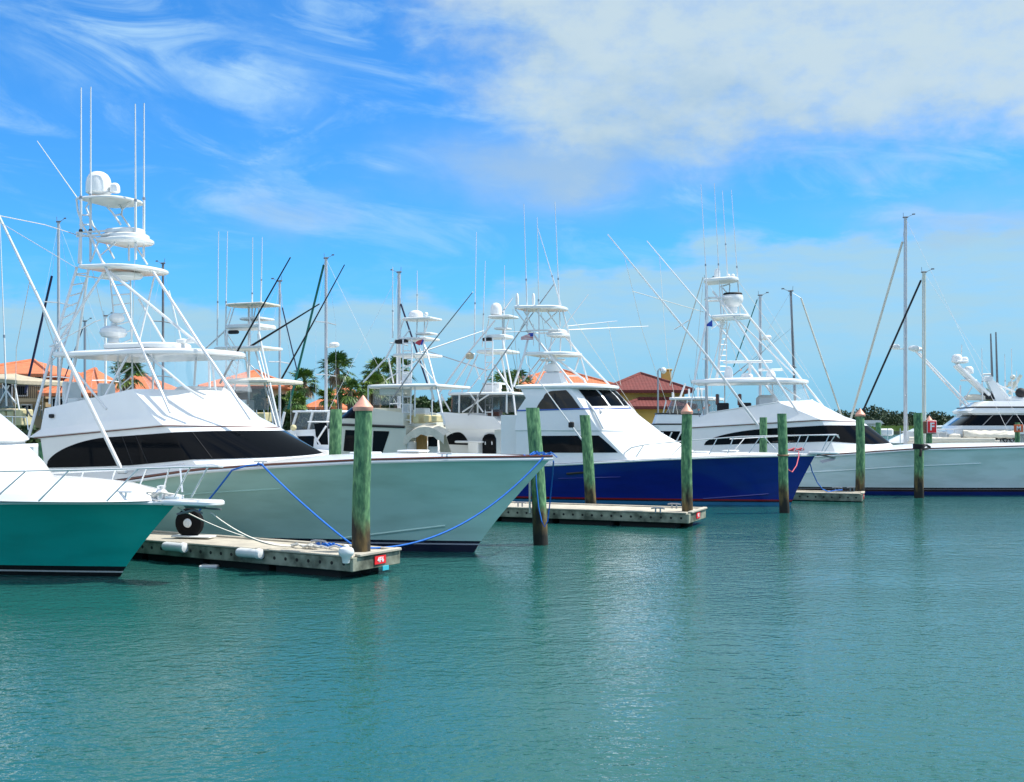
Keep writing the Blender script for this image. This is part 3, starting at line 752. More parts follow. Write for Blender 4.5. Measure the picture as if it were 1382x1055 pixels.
    rail_run(B, [(835, 617, -1.9), (852, 604, -1.95), (870, 600, -2.0), (935, 594, -1.75), (1000, 589, -1.4), (1060, 587.5, -.9), (1110, 587, -.35), (1131, 587, -.2), Vector((1.72, 0, 2.5)), B.L(1128, 586, .2), (1060, 588, 1.2), (985, 592, 1.6)],
             [((869, 600, -2), (858, 617, -2.0)), ((925, 595, -1.8), (907, 614, -1.85)), ((968, 591, -1.6), (957, 613, -1.7)), ((990, 589, -1.45), (982, 612, -1.55)), ((1027, 588, -1.2), (1011, 611, -1.25)),
              ((1030, 588, -1.15), (1047, 607, -1.0)), ((1080, 588, -.7), (1072, 609, -.75)), ((1091, 588, -.5), (1082, 609, -.55)), ((1119, 587.4, -.3), (1109, 609, -.28)), ((1127, 587.4, -.2), (1113, 609, -.2)), ((1005, 591, 1.4), (990, 609, 1.45)), ((1060, 589, 1.1), (1050, 608, .8))], .022)
    pa, pb = B.L(1090, 611, -.25), B.L(1133, 611, 0)
    B.add(MB().slab(outline(pa.x, pb.x, .24, pa.z-.04, .25, 3), .08), 'bow_pulpit', M['white'])
    a = B.L(1118, 616, 0)
    B.add(MB().tube([a+Vector((-.4, 0, .08)), a+Vector((.25, 0, -.05))], .03).prism([a+Vector((-.3, -.2, -.15)), a+Vector((.15, 0, -.04)), a+Vector((-.3, .2, -.15))], (.1, 0, -.08)), 'anchor', M['grey'])
    o = MB()
    for k in range(4): o.tube([hs.pt(1.45+.03*k, 1.3, 1, .08), hs.pt(1.45+.03*k, 1.7, 1, .08)], .014, 4)
    o.tube([hs.pt(1.45, 1.7, 1, .08), hs.pt(1.54, 1.7, 1, .08)], .014, 4).tube([hs.pt(1.45, 1.3, 1, .08), hs.pt(1.54, 1.3, 1, .08)], .014, 4)
    B.add(o, 'grab_rack', M['steel'])
    for xx in (-2.2, -3.3): B.add(MB().rbox((xx, 0, lerpt(SH, xx)+.17), (.55, .5, .05)), 'deck_hatch', M['white2'])
    return B
BC = navy_boat()
lines(BC, [[(711, 491, -3.0), (709, 478, -.9)], [(764, 416, .2), (868, 570, 0)], [(875, 440, 4.0), (768, 445, .4)], [(692, 416, -.8), (700, 520, -1.5)], [(730, 418, 0), (742, 500, 0)], [(820, 434, 3), (838, 520, 1.5)]])
rods(BC, [((700, 516, -1.2), (690, 468, -1.4)), ((706, 516, -.6), (700, 470, -.7)), ((716, 515, .6), (712, 472, .6))])

# ------------------------------------------------------------------ boat D: white sportfisher on the right
def white_sportfisher():
    B = Boat('sportfishing_boat', 23.4, 46.5, -15, 'white hulled sportfishing boat with varnished rail and tower, its bow cut by the right edge', 'boat', 'sportfishing boats along the finger docks')
    SH = [(-18, 1.3), (-10.1, 1.64), (-9.2, 1.71), (-6.2, 1.94), (-1.8, 2.07), (2, 2.2)]
    B.hull(-19, 2.0, 2.5, 2.35, SH, H['white'], u0=.45, p=2.3, w0=.34, q=2.0, flare=.7, rail=M['teak'], camber=.17)
    B.strake('hull_knuckle', [(.40+.028*i, .56+.008*i) for i in range(14)], .028, H['white'])
    hs = House([(-15.6, 2.05, -9.3, 2.05, -6.8, 1.3, 1.62, 2.0), (-15.7, 2.0, -9.9, 2.0, -8.0, 2.78, 3.12, 2.98), (-15.9, 2.05, -10.0, 2.06, -8.2, 2.84, 3.2, 3.08),
                (-15.7, 1.95, -10.5, 1.95, -8.9, 2.98, 3.42, 3.32), (-14.7, 1.82, -11.75, 1.74, -10.3, 3.5, 3.95, 4.08)], .62, 10, 14)
    cab = B.add(hs.mesh(well=.4), 'cabin', M['white'], angle=19)
    lo = pw((0, .50), (.5, .46), (1, .42), (1.5, .25), (2, .18)); hi = pw((0, .88), (1, .88), (2, .93))
    tp = arch(.5, lo, hi)
    B.add(hs.patch(.12, 2, lo, lambda a: tp(a, .12), wrap=True, n=60, m=6), 'cabin_window', M['glass'], cab)
    B.add(hs.line(1.5, .02, off=.006), 'brow_trim', M['teak'])
    B.add(hs.line(4, .03, off=.0), 'coaming_trim', M['white2'])
    for dx, y in ((-14.2, -.6), (-13.3, .5), (-13.2, -.7)):
        se = B.add(MB().rbox((dx, y, 3.75), (.5, .55, .4)), 'helm_seat', M['black']); MB().rbox((dx-.24, y, 4.1), (.14, .5, .5)).build('seat_back', M['teak'], se)
    B.add(MB().rbox((-12.3, .2, 3.95), (.9, 1.7, .7), b=.15), 'helm_console', M['white2'])
    ot = outline(-15.55, -10.45, 1.65, 4.80, .4, 2.2)
    ht = B.add(MB().slab(ot, .16, .16), 'hardtop', M['white'])
    for px, h, rr in ((983, .62, .2), (1008, .3, .28), (1040, .4, .22)):
        q = B.L(px, 508, 0); dome((q.x, .1, 5.02), rr, h, M['white'], 'radome', ht)
    q = B.L(1009, 488, 0); MB().rbox((q.x, .0, q.z), (2.2, .14, .12)).tube([(q.x+.1, 0, 5.0), (q.x+.1, 0, q.z)], .07).build('radar_scanner', M['white'], ht)
    q = B.L(1040, 499, .5); MB().rbox((q.x, .5, q.z), (1.1, .14, .11)).tube([(q.x, .5, 5.0), (q.x, .5, q.z)], .06).build('radar_scanner', M['white'], ht)
    o1 = [p for p in outline(-14.6, -10.6, 1.5, 4.8, .42, 2.0) if p[0] > -12.6]
    lw = [Vector((-12.3+(p[0]+12.6)*.93, p[1]*1.1, 4.02)) for p in o1]
    B.add(MB().grid([[Vector(p).lerp(q2, k/3) for p, q2 in zip(o1, lw)] for k in range(4)]), 'clear_curtain', M['clear'])
    P = B.P; r = .048
    tw = B.add(MB().tube(P([(997, 433, -.4), (1072, 506, -.5)]), r*.8).tube(P([(978, 432, .2), (957, 514, .4)]), r*.6).tube(P([(985, 436, .6), (965, 512, .8)]), r*.6), 'tower', M['alu'])
    B.tubes('tower_leg', [[(962, 393, -.5), (988, 424, -.8), (1042, 506, -1.5), (1046, 510, -1.55), (1084, 567, -1.95)], [(998, 408, .3), (1013, 430, .5), (1077, 506, .8), (1080, 510, .85), (1122, 562, .6)],
                          [(955, 425, -.9), (936, 520, -1.6)], [(953, 375, -.5), (955, 425, -.9)], [(975, 430, .9), (968, 512, 1.4)]], r, M['alu'], tw)
    platform(B, (959, 427), (1013, 427), .95, .12, M['white'], tw, .45)
    a, b = B.L(976, 403, -.35), B.L(1001, 403, 0); xc = (a.x+b.x)/2
    MB().lathe([(.20, -.62), (.22, -.35), (.34, -.28), (.46, -.12), (.48, .05), (.44, .18), (.40, .2)], (xc, 0, a.z), 18, sx=1.0, sy=.9).build('control_station', M['white'], tw)
    MB().lathe([(.42, .2), (.44, .24), (.40, .29), (.05, .31)], (xc, 0, a.z), 18, sx=1.0, sy=.9).build('station_cover', M['black'], tw)
    z = B.L(953, 402, -.6)
    MB().tube([(xc, -.6, z.z), (z.x, -.65, z.z), (z.x-.1, 0, z.z), (z.x, .65, z.z), (xc, .6, z.z)], .05).build('belly_rail', M['alu'], tw)
    platform(B, (949, 378), (997, 377), .7, .16, M['white2'], tw, .45, name='top_platform', camber=.05)
    for pl in ([(973, 386, .3), (984, 398, .2)], [(985, 383, .4), (972, 387, .4)], [(974, 384, -.4), (977, 425, -.6)], [(985, 384, .4), (984, 400, .4)], [(967, 400, -.6), (982, 425, -.6)]):
        MB().tube(P(pl), r*.65, 6).build('upper_frame', M['alu'], tw)
    ladder(B, [(972, 432, .5), (971, 505, .7)], [(981, 432, .8), (980, 505, 1.0)], 10, .028, M['alu'], tw)
    for pl in ([(1023, 574, -2.15), (954, 480, -3.2), (820, 316, -5.2)], [(1050, 542, 1.9), (1004, 480, 2.6), (873, 325, 5.0)]):
        og = B.add(MB().tube(P(pl[:2]), .055, 7).tube(P(pl[1:]), .045, 7, .022), 'outrigger', M['alu'])
        c = B.L(*pl[1]).lerp(B.L(*pl[2]), .25)
        MB().tube([c+Vector((-.35, 0, -.15)), c+Vector((.3, 0, .25))], .025, 5).build('spreader', M['steel'], og)
    B.add(MB().tube(P([(854, 393, -4.3), (950, 421, -.9)]), .015, 5), 'halyard', M['rope_w'])
    B.tubes('hardtop_post', [[(1081, 515, -.3), (1092, 538, -.3)], [(1038, 523, -1.4), (1052, 543, -1.6)], [(936, 522, -1.55), (931, 560, -1.7)], [(1058, 522, -1.2), (1080, 538, -1.0)], [(978, 520, 1.4), (978, 548, 1.6)], [(1042, 516, 1.4), (1044, 540, 1.5)]], .032, M['alu'])
    whips(B, [[(956, 424, -.8), (946, 249, -.8)], [(973, 424, -.5), (964, 247, -.5)], [(982, 374, .1), (975, 257, .1)], [(999, 424, .3), (987, 256, .3)]], .032)
    q = B.L(968, 373, 0); dome((q.x, 0, q.z-.05), .15, .42, M['white'], 'satellite_dome', B.root)
    for px in (983, 989): 
        q = B.L(px, 372, .1); B.add(MB().ball(q, .09).tube([q, q+Vector((0, 0, -.2))], .03), 'camera_light', M['white2'])
    a = B.L(962, 440, -1.0)
    pn = B.add(MB().tube([a+Vector((0, 0, -.1)), a+Vector((0, 0, .35))], .012), 'pennant_staff', M['alu'])
    MB().prism([a+Vector((-.02, 0, -.02)), a+Vector((-.02, 0, .3)), a+Vector((-.36, .05, .02))], (0, .012, 0)).build('pennant', M['flagb'], pn)
    return B
BD = white_sportfisher()
lines(BD, [[(842, 343, -4.8), (868, 450, -3.9), (905, 560, -2.4)], [(890, 345, 4.7), (900, 480, 3.0), (915, 560, 2.2)], [(997, 380, .3), (1092, 510, 0)], [(949, 380, -.7), (936, 520, -1.6)], [(1013, 430, .3), (1065, 512, .2)], [(975, 430, 0), (1000, 500, 0)]])
rods(BD, [((944, 562, -1.5), (930, 505, -1.7)), ((950, 560, -1.2), (940, 500, -1.3)), ((957, 556, -.8), (950, 498, -.8)), ((1000, 508, .8), (1053, 448, 1.4)), ((985, 510, .8), (1068, 443, 1.8))])

# ------------------------------------------------------------------ boats on the far side of the main walkway, bows to the left
def cream_boat():
    B = Boat('sportfishing_boat', -15.3, 50.2, 158, 'old cream sportfishing boat with canvas covered cockpit, oak door and yellow bridge cushions', 'boat', 'sportfishing boats moored bow away')
    L = B.L
    B.hull(-14.2, 1.0, 2.1, 1.9, [(-14, 1.0), (-8, 1.25), (1, 1.9)], H['cream'], u0=.35, camber=.1)
    def x(px, py, la=1.9): return L(px, py, la).x
    def z(px, py, la=1.9): return L(px, py, la).z
    xa = x(547, 600)
    hs = House([(xa, 1.9, x(462, 600), 1.9, x(440, 610, 1.2), 1.2, 1.4, 1.6), (xa, 1.85, x(466, 577), 1.85, x(452, 578, 1), z(547, 577), z(466, 575), z(452, 575)),
                (xa+.1, 1.85, x(464, 571), 1.85, x(448, 572, 1), z(547, 575), z(464, 571), z(450, 572)), (x(541, 557), 1.7, x(486, 546), 1.65, x(474, 546, .8), z(541, 557), z(486, 549), z(474, 549))], 2.2)
    cab = B.add(hs.mesh(well=.3), 'cabin', M['cream'])
    B.add(hs.line(1.5, .06), 'dark_band', M['dpaint'])
    for a0, a1 in ((.27, .53), (.60, 1.0)):
        lo, hi = (lambda a, a0=a0: .33+.53*max(0, 1-(a-a0)/.10)*(a0 < .5)), pw((0, .90), (2, .90))
        B.add(hs.patch(a0, a1, lo, hi, n=20, sides=(1,)), 'cabin_window', M['glass'], cab)
    lo, hi = pw((0, 2.3), (2, 2.3)), pw((0, 2.95), (2, 2.95))
    B.add(hs.patch(.75, 2, lo, hi, wrap=True), 'windscreen', M['glass'], cab)
    zt = z(535, 521)
    ht = B.add(MB().slab(outline(x(586, 523), x(479, 519), 1.7, zt-.04, .25, 2.4), .12, .08), 'hardtop', M['white2'])
    B.add(MB().rbox(((x(524, 530)+x(502, 530))/2, .6, z(512, 528)), (x(502, 530)-x(524, 530), 1.4, .28)), 'overhead_box', M['cream'])
    B.add(MB().grid([[Vector((x(px, 530), la, zz)) for px, la in ((541, 1.6), (500, 1.6), (485, .8), (482, 0), (485, -.8), (500, -1.6))] for zz in (z(500, 546), zt-.1)]), 'clear_curtain', M['clear'])
    for px in (560, 583, 497): 
        for la in (1.55, -1.55): B.add(MB().tube([(x(px, 523, la), la, zt), (x(px, 560, la), la, z(px, 562, la))], .03), 'hardtop_post', M['alu'])
    # bridge seats
    for px in (553, 566, 580, 592):
        B.add(MB().rbox((x(px, 562, 1.2), 1.2+random.uniform(-.2, .1), z(px, 565, 1.2)), (.24, .7, .26+random.uniform(0, .12))), 'bridge_cushion', M['yellow'])
    B.add(MB().rbox((x(550, 553, .6), .6, z(550, 552)), (.3, .5, .5)), 'helm_seat', M['white2'])
    B.add(MB().rbox((x(570, 556, .4), .4, z(570, 554)), (.5, .5, .25)), 'cooler_box', M['white2'])
    # cockpit canvas: arched awning with oak door behind and a hanging flap
    xb, xc = x(599, 590), x(545, 590); n = 12; rows = []
    for k in range(n+1):
        t = k/n; xx = xb+(xc-xb)*t
        zz = z(576, 574)-.9*abs(t-.48)**2*1.7
        rows.append([(xx, 1.9+.06*math.sin(k*1.7), zz-.38+.05*math.sin(k*2.1)), (xx, 1.88, zz-.05), (xx, 1.65, zz+.04), (xx, 1.4, zz+.07), (xx, 1.05, zz+.0)])
    B.add(MB().grid(rows), 'cockpit_awning', M['canvas'])
    B.add(MB().rbox((xa-.02, 0, 1.75), (.06, 3.5, 1.1)), 'cabin_bulkhead', M['white2'])
    B.add(MB().rbox((x(569, 598, 1.0), 1.0, z(569, 599, 1.0)), (.5, .05, .86)), 'cabin_door', M['wooddoor'])
    B.add(MB().rbox((x(584, 596, .9), .9, z(584, 596, .9)), (.42, .05, .42)), 'door_window', M['glass'])
    B.add(MB().rbox((x(584, 607, .9), .9, z(584, 607, .9)), (.46, .05, .32)), 'locker', M['white2'])
    B.add(MB().rbox((x(556, 600, .9), .9, z(556, 600, .9)), (.3, .05, .9)), 'opening_shade_panel', M['black'])  # black panel standing in for the shade inside the cockpit opening
    B.add(MB().prism([L(592, 584, 1.6), L(600, 583, 1.6), L(609, 612, 1.6), L(594, 612, 1.6)], (0, -.05, 0)), 'canvas_flap', M['beige'])
    P = B.P; r = .042
    tw = B.add(MB().tube(P([(521, 483, .8), (490, 516, 1.3)]), r).tube(P([(524, 483, -.6), (531, 517, -1)]), r*.8).tube(P([(572, 480, .6), (522, 512, -.4)]), r*.6)
               .tube(P([(558, 480, .6), (590, 518, 1.2)]), r*.6).tube(P([(572, 480, -.6), (540, 516, -1)]), r*.6), 'tower', M['alu'])
    B.tubes('tower_leg', [[(576, 474, .8), (591, 530, 1.5), (600, 572, 1.8)], [(566, 470, -.6), (586, 540, -1.3)], [(534, 458, .7), (521, 483, .8)], [(570, 460, .5), (576, 474, .7)], [(536, 460, -.5), (536, 518, -.9)]], r, M['alu'], tw)
    def plat(l, rr, la, name='platform', th=.1, mat='white2'):
        a, b = L(l[0], l[1], la), L(rr[0], rr[1], la)
        MB().slab(outline(b.x, a.x, la, a.z-th/2, .3), th, .03).build(name, M[mat], tw)
    plat((523, 479), (573, 480), .9); plat((532, 457), (575, 457), .7, 'control_station', .09); plat((537, 430), (581, 430), .6, 'top_platform', .08); plat((557, 450), (581, 450), .4, 'seat_bar', .07)
    c = L(542, 461, .6); MB().rbox(c, (.5, .3, .16)).build('electronics_box', M['black'], tw)
    for pl in ([(578, 431, .5), (574, 448, .5)], [(573, 431, -.4), (572, 474, -.6)], [(541, 431, .4), (540, 457, .5)], [(563, 431, 0), (562, 457, 0)], [(545, 431, -.4), (536, 458, -.5)], [(553, 445, .3), (543, 457, .4)]):
        MB().tube(P(pl), r*.65, 5).build('upper_frame', M['alu'], tw)
    ladder(B, [(544, 458, .9), (543, 572, 1.6)], [(556, 458, .9), (554, 572, 1.6)], 11, .03, M['alu'], tw)
    c = L(548, 510, .2); MB().rbox(c, (.3, .3, .55)).build('radar_pedestal', M['white'], tw)
    dome(L(561, 429, 0), .31, .32, M['white'], 'radome', B.root)
    B.add(MB().ball(L(575, 424, .2), .09).tube([L(575, 430, .2), L(575, 424, .2)], .03), 'camera_light', M['white2'])
    whips(B, [[(530, 456, .6), (530, 360, .6)], [(563, 418, 0), (563, 365, 0)]], .03)
    for pl in ([(528, 540, 1.6), (575, 473, 2.3), (638, 394, 3.4)], [(560, 478, -1), (653, 446, -4)]): B.add(MB().tube(P(pl), .034, 6, .018), 'outrigger', M['grey'])
    a = L(566, 466, .9)
    B.add(MB().prism([a, a+Vector((.22, 0, .1)), a+Vector((.05, 0, .2)), a+Vector((-.15, 0, .25)), a+Vector((-.1, 0, .05))], (0, .015, 0)), 'flag', M['flagr'])
    B.add(MB().prism([a+Vector((-.12, 0, .0)), a+Vector((-.22, .01, .22)), a+Vector((-.16, .01, .24)), a+Vector((-.06, 0, .05))], (0, .02, 0)), 'flag_canton', M['flagb'])
    return B
cream_boat()

def smoky_boat():
    B = Boat('sportfishing_boat', -13, 55.2, 158, 'white sportfishing boat with smoky vinyl bridge enclosure and domed tower, behind the pale bow', 'boat', 'sportfishing boats moored bow away')
    L, P = B.L, B.P
    B.hull(-14.4, 1.0, 2.2, 2.0, [(-14, 1.0), (-8, 1.3), (1, 2.0)], H['plain'], u0=.35, camber=.1)
    def x(px, py, la=1.9): return L(px, py, la).x
    def z(px, py, la=1.9): return L(px, py, la).z
    xa = x(668, 600)
    hs = House([(xa+.2, 2.0, x(595, 600), 2.0, x(560, 605, 1), 1.2, 1.4, 1.7), (xa, 1.95, x(590, 580), 1.95, x(570, 580, 1), z(668, 580), z(590, 580), z(590, 582)),
                (xa-.5, 1.97, x(590, 578), 1.97, x(570, 578, 1), z(668, 579), z(590, 578), z(590, 580)), (xa+.1, 1.8, x(600, 557), 1.75, x(590, 557, .8), z(650, 562), z(600, 556), z(600, 557))], 2.2)
    cab = B.add(hs.mesh(well=.3), 'cabin', M['white'])
    lo, hi = pw((0, .55), (2, .5)), pw((0, .93), (2, .93)); tp = arch(.3, lo, hi)
    B.add(hs.patch(.42, .95, lo, lambda a: lo(a)+(hi(a)-lo(a))*max(.03, 1-((a-.62)/.34)**2 if a > .62 else 1-((.62-a)/.21)**2), n=24, sides=(1,)), 'cabin_window', M['glass'], cab)
    dz = [(651, 612), (651, 592), (654, 587), (660, 585), (666, 586), (669, 592), (669, 612)]
    B.add(MB().prism([L(px, py, 2.04) for px, py in dz], (0, -.08, 0)), 'saloon_door', M['glass'])
    B.add(MB().rbox((x(634, 596, 2.15), 2.2, z(634, 596)), (1.3, .3, .1)).rbox((x(640, 604, 2.2), 2.2, z(640, 604)), (.5, .3, .5)), 'bait_station', M['white2'])
    zt = z(640, 531)
    B.add(MB().slab(outline(x(690, 532), x(592, 530), 1.75, zt-.06, .25, 2.6), .13, .05), 'hardtop', M['white'])
    o = outline(x(684, 540), x(596, 540), 1.66, zt, .25, 2.6)
    low = [Vector((p[0]*1.0, p[1]*1.03, z(620, 556))) for p in o]
    B.add(MB().grid([[Vector(p) for p in o]+[Vector(o[0])], low+[low[0]]]), 'smoky_curtain', M['smoky'])
    for px in (596, 620, 645, 684): 
        for la in (1.7, -1.7): B.add(MB().tube([(x(px, 532, 1.7), la, zt), (x(px, 557, 1.7), la*1.02, z(620, 557))], .04), 'enclosure_frame', M['white2'])
    for pl in ([(596, 534, 1.75), (608, 555, 1.8)], [(660, 532, 1.75), (624, 556, 1.8)], [(634, 530, 1.75), (652, 556, 1.8)]): B.add(MB().tube(P(pl), .035), 'hardtop_brace', M['alu'])
    for px in (664, 672): B.add(MB().rbox(L(px, 557, 1.2), (.3, .4, .3)), 'helm_seat', M['teak'])
    c = L(664, 524, .2); B.add(MB().rbox(c, (.7, .6, .34)).slab(outline(c.x-.5, c.x+.5, .5, c.z+.18, .4), .08).rbox(c+Vector((-.35, .1, .1)), (.25, .3, .3)), 'radar_pedestal', M['white'])
    r = .045
    tw = B.add(MB().tube(P([(667, 492, .5), (691, 529, 1.4)]), r), 'tower', M['alu'])
    B.tubes('tower_brace', [[(645, 478, .8), (616, 545, 1.6)], [(640, 490, -.4), (648, 512, -.8)], [(668, 482, .7), (630, 530, 1.4)]], r*.7, M['alu'], tw)
    B.tubes('tower_leg', [[(668, 432, .5), (630, 478, .9), (592, 531, 1.6)], [(682, 477, .8), (692, 527, 1.5), (696, 560, 1.7)], [(678, 457, .5), (682, 477, .7)], [(676, 477, -.7), (686, 530, -1.4)], [(640, 477, -.7), (606, 530, -1.4)]], r, M['alu'], tw)
    def plat(l, rr, la, name='platform', th=.1):
        a, b = L(l[0], l[1], la), L(rr[0], rr[1], la)
        MB().slab(outline(b.x, a.x, la, a.z-th/2, .3), th, .03).build(name, M['white2'], tw)
    plat((637, 474), (683, 476), .9, th=.12); plat((652, 454), (681, 455), .6, 'control_station', .16); plat((654, 427), (688, 428), .6, 'top_platform', .09); plat((664, 443), (683, 444), .4, 'seat_bar', .07)
    MB().rbox(L(658, 458, .6), (.4, .3, .16)).build('electronics_box', M['black'], tw)
    for pl in ([(687, 430, .5), (683, 443, .5)], [(678, 430, -.3), (679, 475, -.5)], [(660, 430, -.3), (655, 455, -.4)], [(682, 443, .4), (680, 474, .5)]): MB().tube(P(pl), r*.65, 5).build('upper_frame', M['alu'], tw)
    ladder(B, [(655, 456, .9), (655, 600, 2.05)], [(665, 456, .9), (664, 600, 2.05)], 15, .03, M['alu'], tw)
    dome(L(669.5, 425, 0), .27, .56, M['white'], 'satellite_dome', B.root)
    whips(B, [[(640, 468, .6), (643, 313, .6)], [(651, 468, -.4), (655, 352, -.4)], [(680, 454, -.4), (681, 358, -.4)]], .03)
    for pl in ([(632, 560, 1.9), (663, 502, 2.5), (712, 432, 3.2), (748, 383, 3.7)], [(676, 424, -.3), (692, 402, -1.2)], [(657, 500, -2), (578, 474, -3)]): B.add(MB().tube(P(pl), .034, 6, .02), 'outrigger', M['grey'])
    a = L(634, 481, 1.1); B.add(MB().lathe([(.05, .2), (.18, .1), (.18, -.08), (.12, -.12)], a, 12), 'hailer', M['beige'])
    return B
smoky_boat()

def tower_console_boat():
    B = Boat('center_console_boat', -17.7, 45.6, 158, 'fishing boat with beige canopy, smoky side curtain and ladder tower behind the pale sportfisher', 'boat', 'sportfishing boats moored bow away')
    L, P = B.L, B.P
    B.hull(-10, 1.0, 1.6, 1.45, [(-10, .9), (-5, 1.1), (1, 1.5)], H['plain'], u0=.35, camber=.05)
    def x(px, py, la=1.2): return L(px, py, la).x
    def z(px, py, la=1.2): return L(px, py, la).z
    a, b = x(362, 515), x(292, 517)
    B.add(MB().slab(outline(a, b, 1.25, z(330, 517), .25, 2.4), .14, .12), 'canopy', M['canvas'])
    B.add(MB().prism([L(337, 520, 1.22), L(357, 520, 1.22), L(361, 553, 1.25), L(336, 553, 1.25)], (0, -.03, 0)), 'smoky_curtain', M['smoky2'])
    B.add(MB().prism([L(300, 522, 1.0), L(334, 522, 1.0), L(336, 545, 1.1), L(312, 548, 1.1)], (0, -.03, 0)), 'smoky_screen', M['smoky2'])
    B.add(MB().rbox((x(326, 555), .2, 1.9), (.9, 1.2, 1.6), b=.12), 'console', M['white2'])
    B.add(MB().rbox((x(333, 545, .9), .9, z(333, 550)), (.3, .6, .6)), 'helm_seat', M['white2'])
    for px in (340, 350, 358): B.add(MB().rbox((x(px, 563, 1.0), 1.0, z(px, 563)), (.28, .5, .36)), 'cushion', M['yellow'])
    for px in (336, 346, 356, 366): B.add(MB().tube([L(px, 553, 1.3), L(px+3, 575, 1.3)], .02), 'rail_post', M['steel'])
    r = .036
    tw = B.add(MB().tube(P([(305, 445, .7), (278, 470, .8)]), r).tube(P([(324, 478, .6), (357, 512, 1.1)]), r*.7).tube(P([(330, 470, -.5), (336, 516, -.8)]), r).tube(P([(336, 415, -.4), (336, 560, -.8)]), r*1.3), 'tower', M['alu'])
    B.tubes('tower_leg', [[(349, 446, .6), (355, 476, .8), (378, 578, 1.4)], [(345, 474, .4), (373, 575, 1.0)], [(349, 414, .5), (350, 446, .6)], [(303, 445, .7), (306, 470, .8)]], r, M['alu'], tw)
    MB().tube(P([(376, 578, 1.4), (349, 470, .7)]), r*.7).build('ladder_rail', M['alu'], tw)
    def plat(l, rr, la, name='platform', th=.1, m='white2'):
        p, q = L(l[0], l[1], la), L(rr[0], rr[1], la)
        MB().slab(outline(q.x, p.x, la, p.z-th/2, .3), th, .03).build(name, M[m], tw)
    plat((279, 470), (351, 473), .8); plat((297, 441), (350, 443), .6, 'control_station', .16); plat((318, 430), (352, 431), .5, 'seat_bar', .07)
    plat((298, 411), (354, 413), .65, 'sunshade', .08, 'canvas')
    MB().rbox(L(315, 448, .6), (.42, .2, .14)).build('electronics_box', M['black'], tw)
    for pl in ([(316, 415, .5), (308, 441, .5)], [(312, 415, -.4), (304, 441, -.4)], [(337, 415, .5), (338, 470, .6)], [(348, 450, -.3), (349, 472, -.4)], [(345, 415, -.4), (340, 442, -.4)]): MB().tube(P(pl), r*.65, 5).build('upper_frame', M['alu'], tw)
    ladder(B, [(307, 445, .9), (303, 540, 1.25)], [(324, 474, .9), (314, 540, 1.25)], 9, .026, M['alu'], tw)
    whips(B, [[(293, 466, .8), (295, 312, .8)], [(304, 466, .5), (307, 312, .5)], [(340, 442, .3), (341, 320, .3)], [(352, 413, -.3), (354, 320, -.3)]], .028)
    for pl in ([(297, 517, 1.3), (335, 447, 1.8), (392, 347, 2.6)], [(375, 520, -1.3), (420, 440, -2.0), (465, 357, -2.6)], [(337, 468, .6), (431, 410, 1.6)]): B.add(MB().tube(P(pl), .045, 6, .022), 'outrigger', M['black'])
    return B
tower_console_boat()

def left_bimini_boat():
    B = Boat('center_console_boat', -31, 47.5, 158, 'small fishing boat under a beige bimini at the left edge behind the pale sportfisher', 'boat', 'sportfishing boats moored bow away')
    L, P = B.L, B.P
    B.hull(-12.5, 1.0, 1.7, 1.5, [(-12, 1.0), (-5, 1.2), (1, 1.5)], H['plain'], u0=.35, camber=.05)
    def x(px, py, la=1.3): return L(px, py, la).x
    def z(px, py, la=1.3): return L(px, py, la).z
    B.add(MB().slab(outline(x(23, 516), x(-40, 508), 1.3, z(22, 519), .3, 2.4, z1=z(-40, 513)), .2, .1), 'bimini', M['beige'])
    for pl in ([(20, 518, 1.25), (26, 553, 1.3)], [(12, 520, 1.25), (-6, 553, 1.3)], [(4, 520, 1.25), (22, 545, 1.3)]): B.add(MB().tube(P(pl), .03), 'bimini_frame', M['alu'])
    B.add(MB().prism([L(-30, 524, 1.2), L(12, 524, 1.2), L(18, 550, 1.25), L(-30, 551, 1.25)], (0, -.03, 0)), 'smoky_curtain', M['smoky2'])
    for px in (2, 13, 24): B.add(MB().rbox((x(px, 563), 1.0, z(px, 563)), (.33, .6, .6)), 'cushion', M['yellow'])
    B.add(MB().rbox((x(-5, 553), 1.0, z(0, 553)), (1.8, .7, .1)), 'deck_table', M['beige'])
    B.add(MB().tube(P([(-10, 561, 1.5), (36, 563, 1.5)]), .02).tube(P([(36, 563, 1.5), (38, 580, 1.5)]), .02).tube(P([(17, 562, 1.5), (17, 580, 1.5)]), .02).tube(P([(2, 561, 1.5), (2, 580, 1.5)]), .02), 'rail', M['steel'])
    B.add(MB().rbox((x(48, 578, .4), .4, 1.9), (.9, 1.3, .7), b=.1), 'engine_box', M['white2'])
    for k in range(6):
        a = L(32+k*5, 566+random.uniform(-6, 6), 1.0); B.add(MB().tube([a, a+Vector((random.uniform(-.5, .5), .2, random.uniform(.1, .5)))], .03), 'rod_holder', M['darkmast'])
    whips(B, [[(9, 548, 1.3), (0, 300, 1.3)]], .034)
    return B
left_bimini_boat()

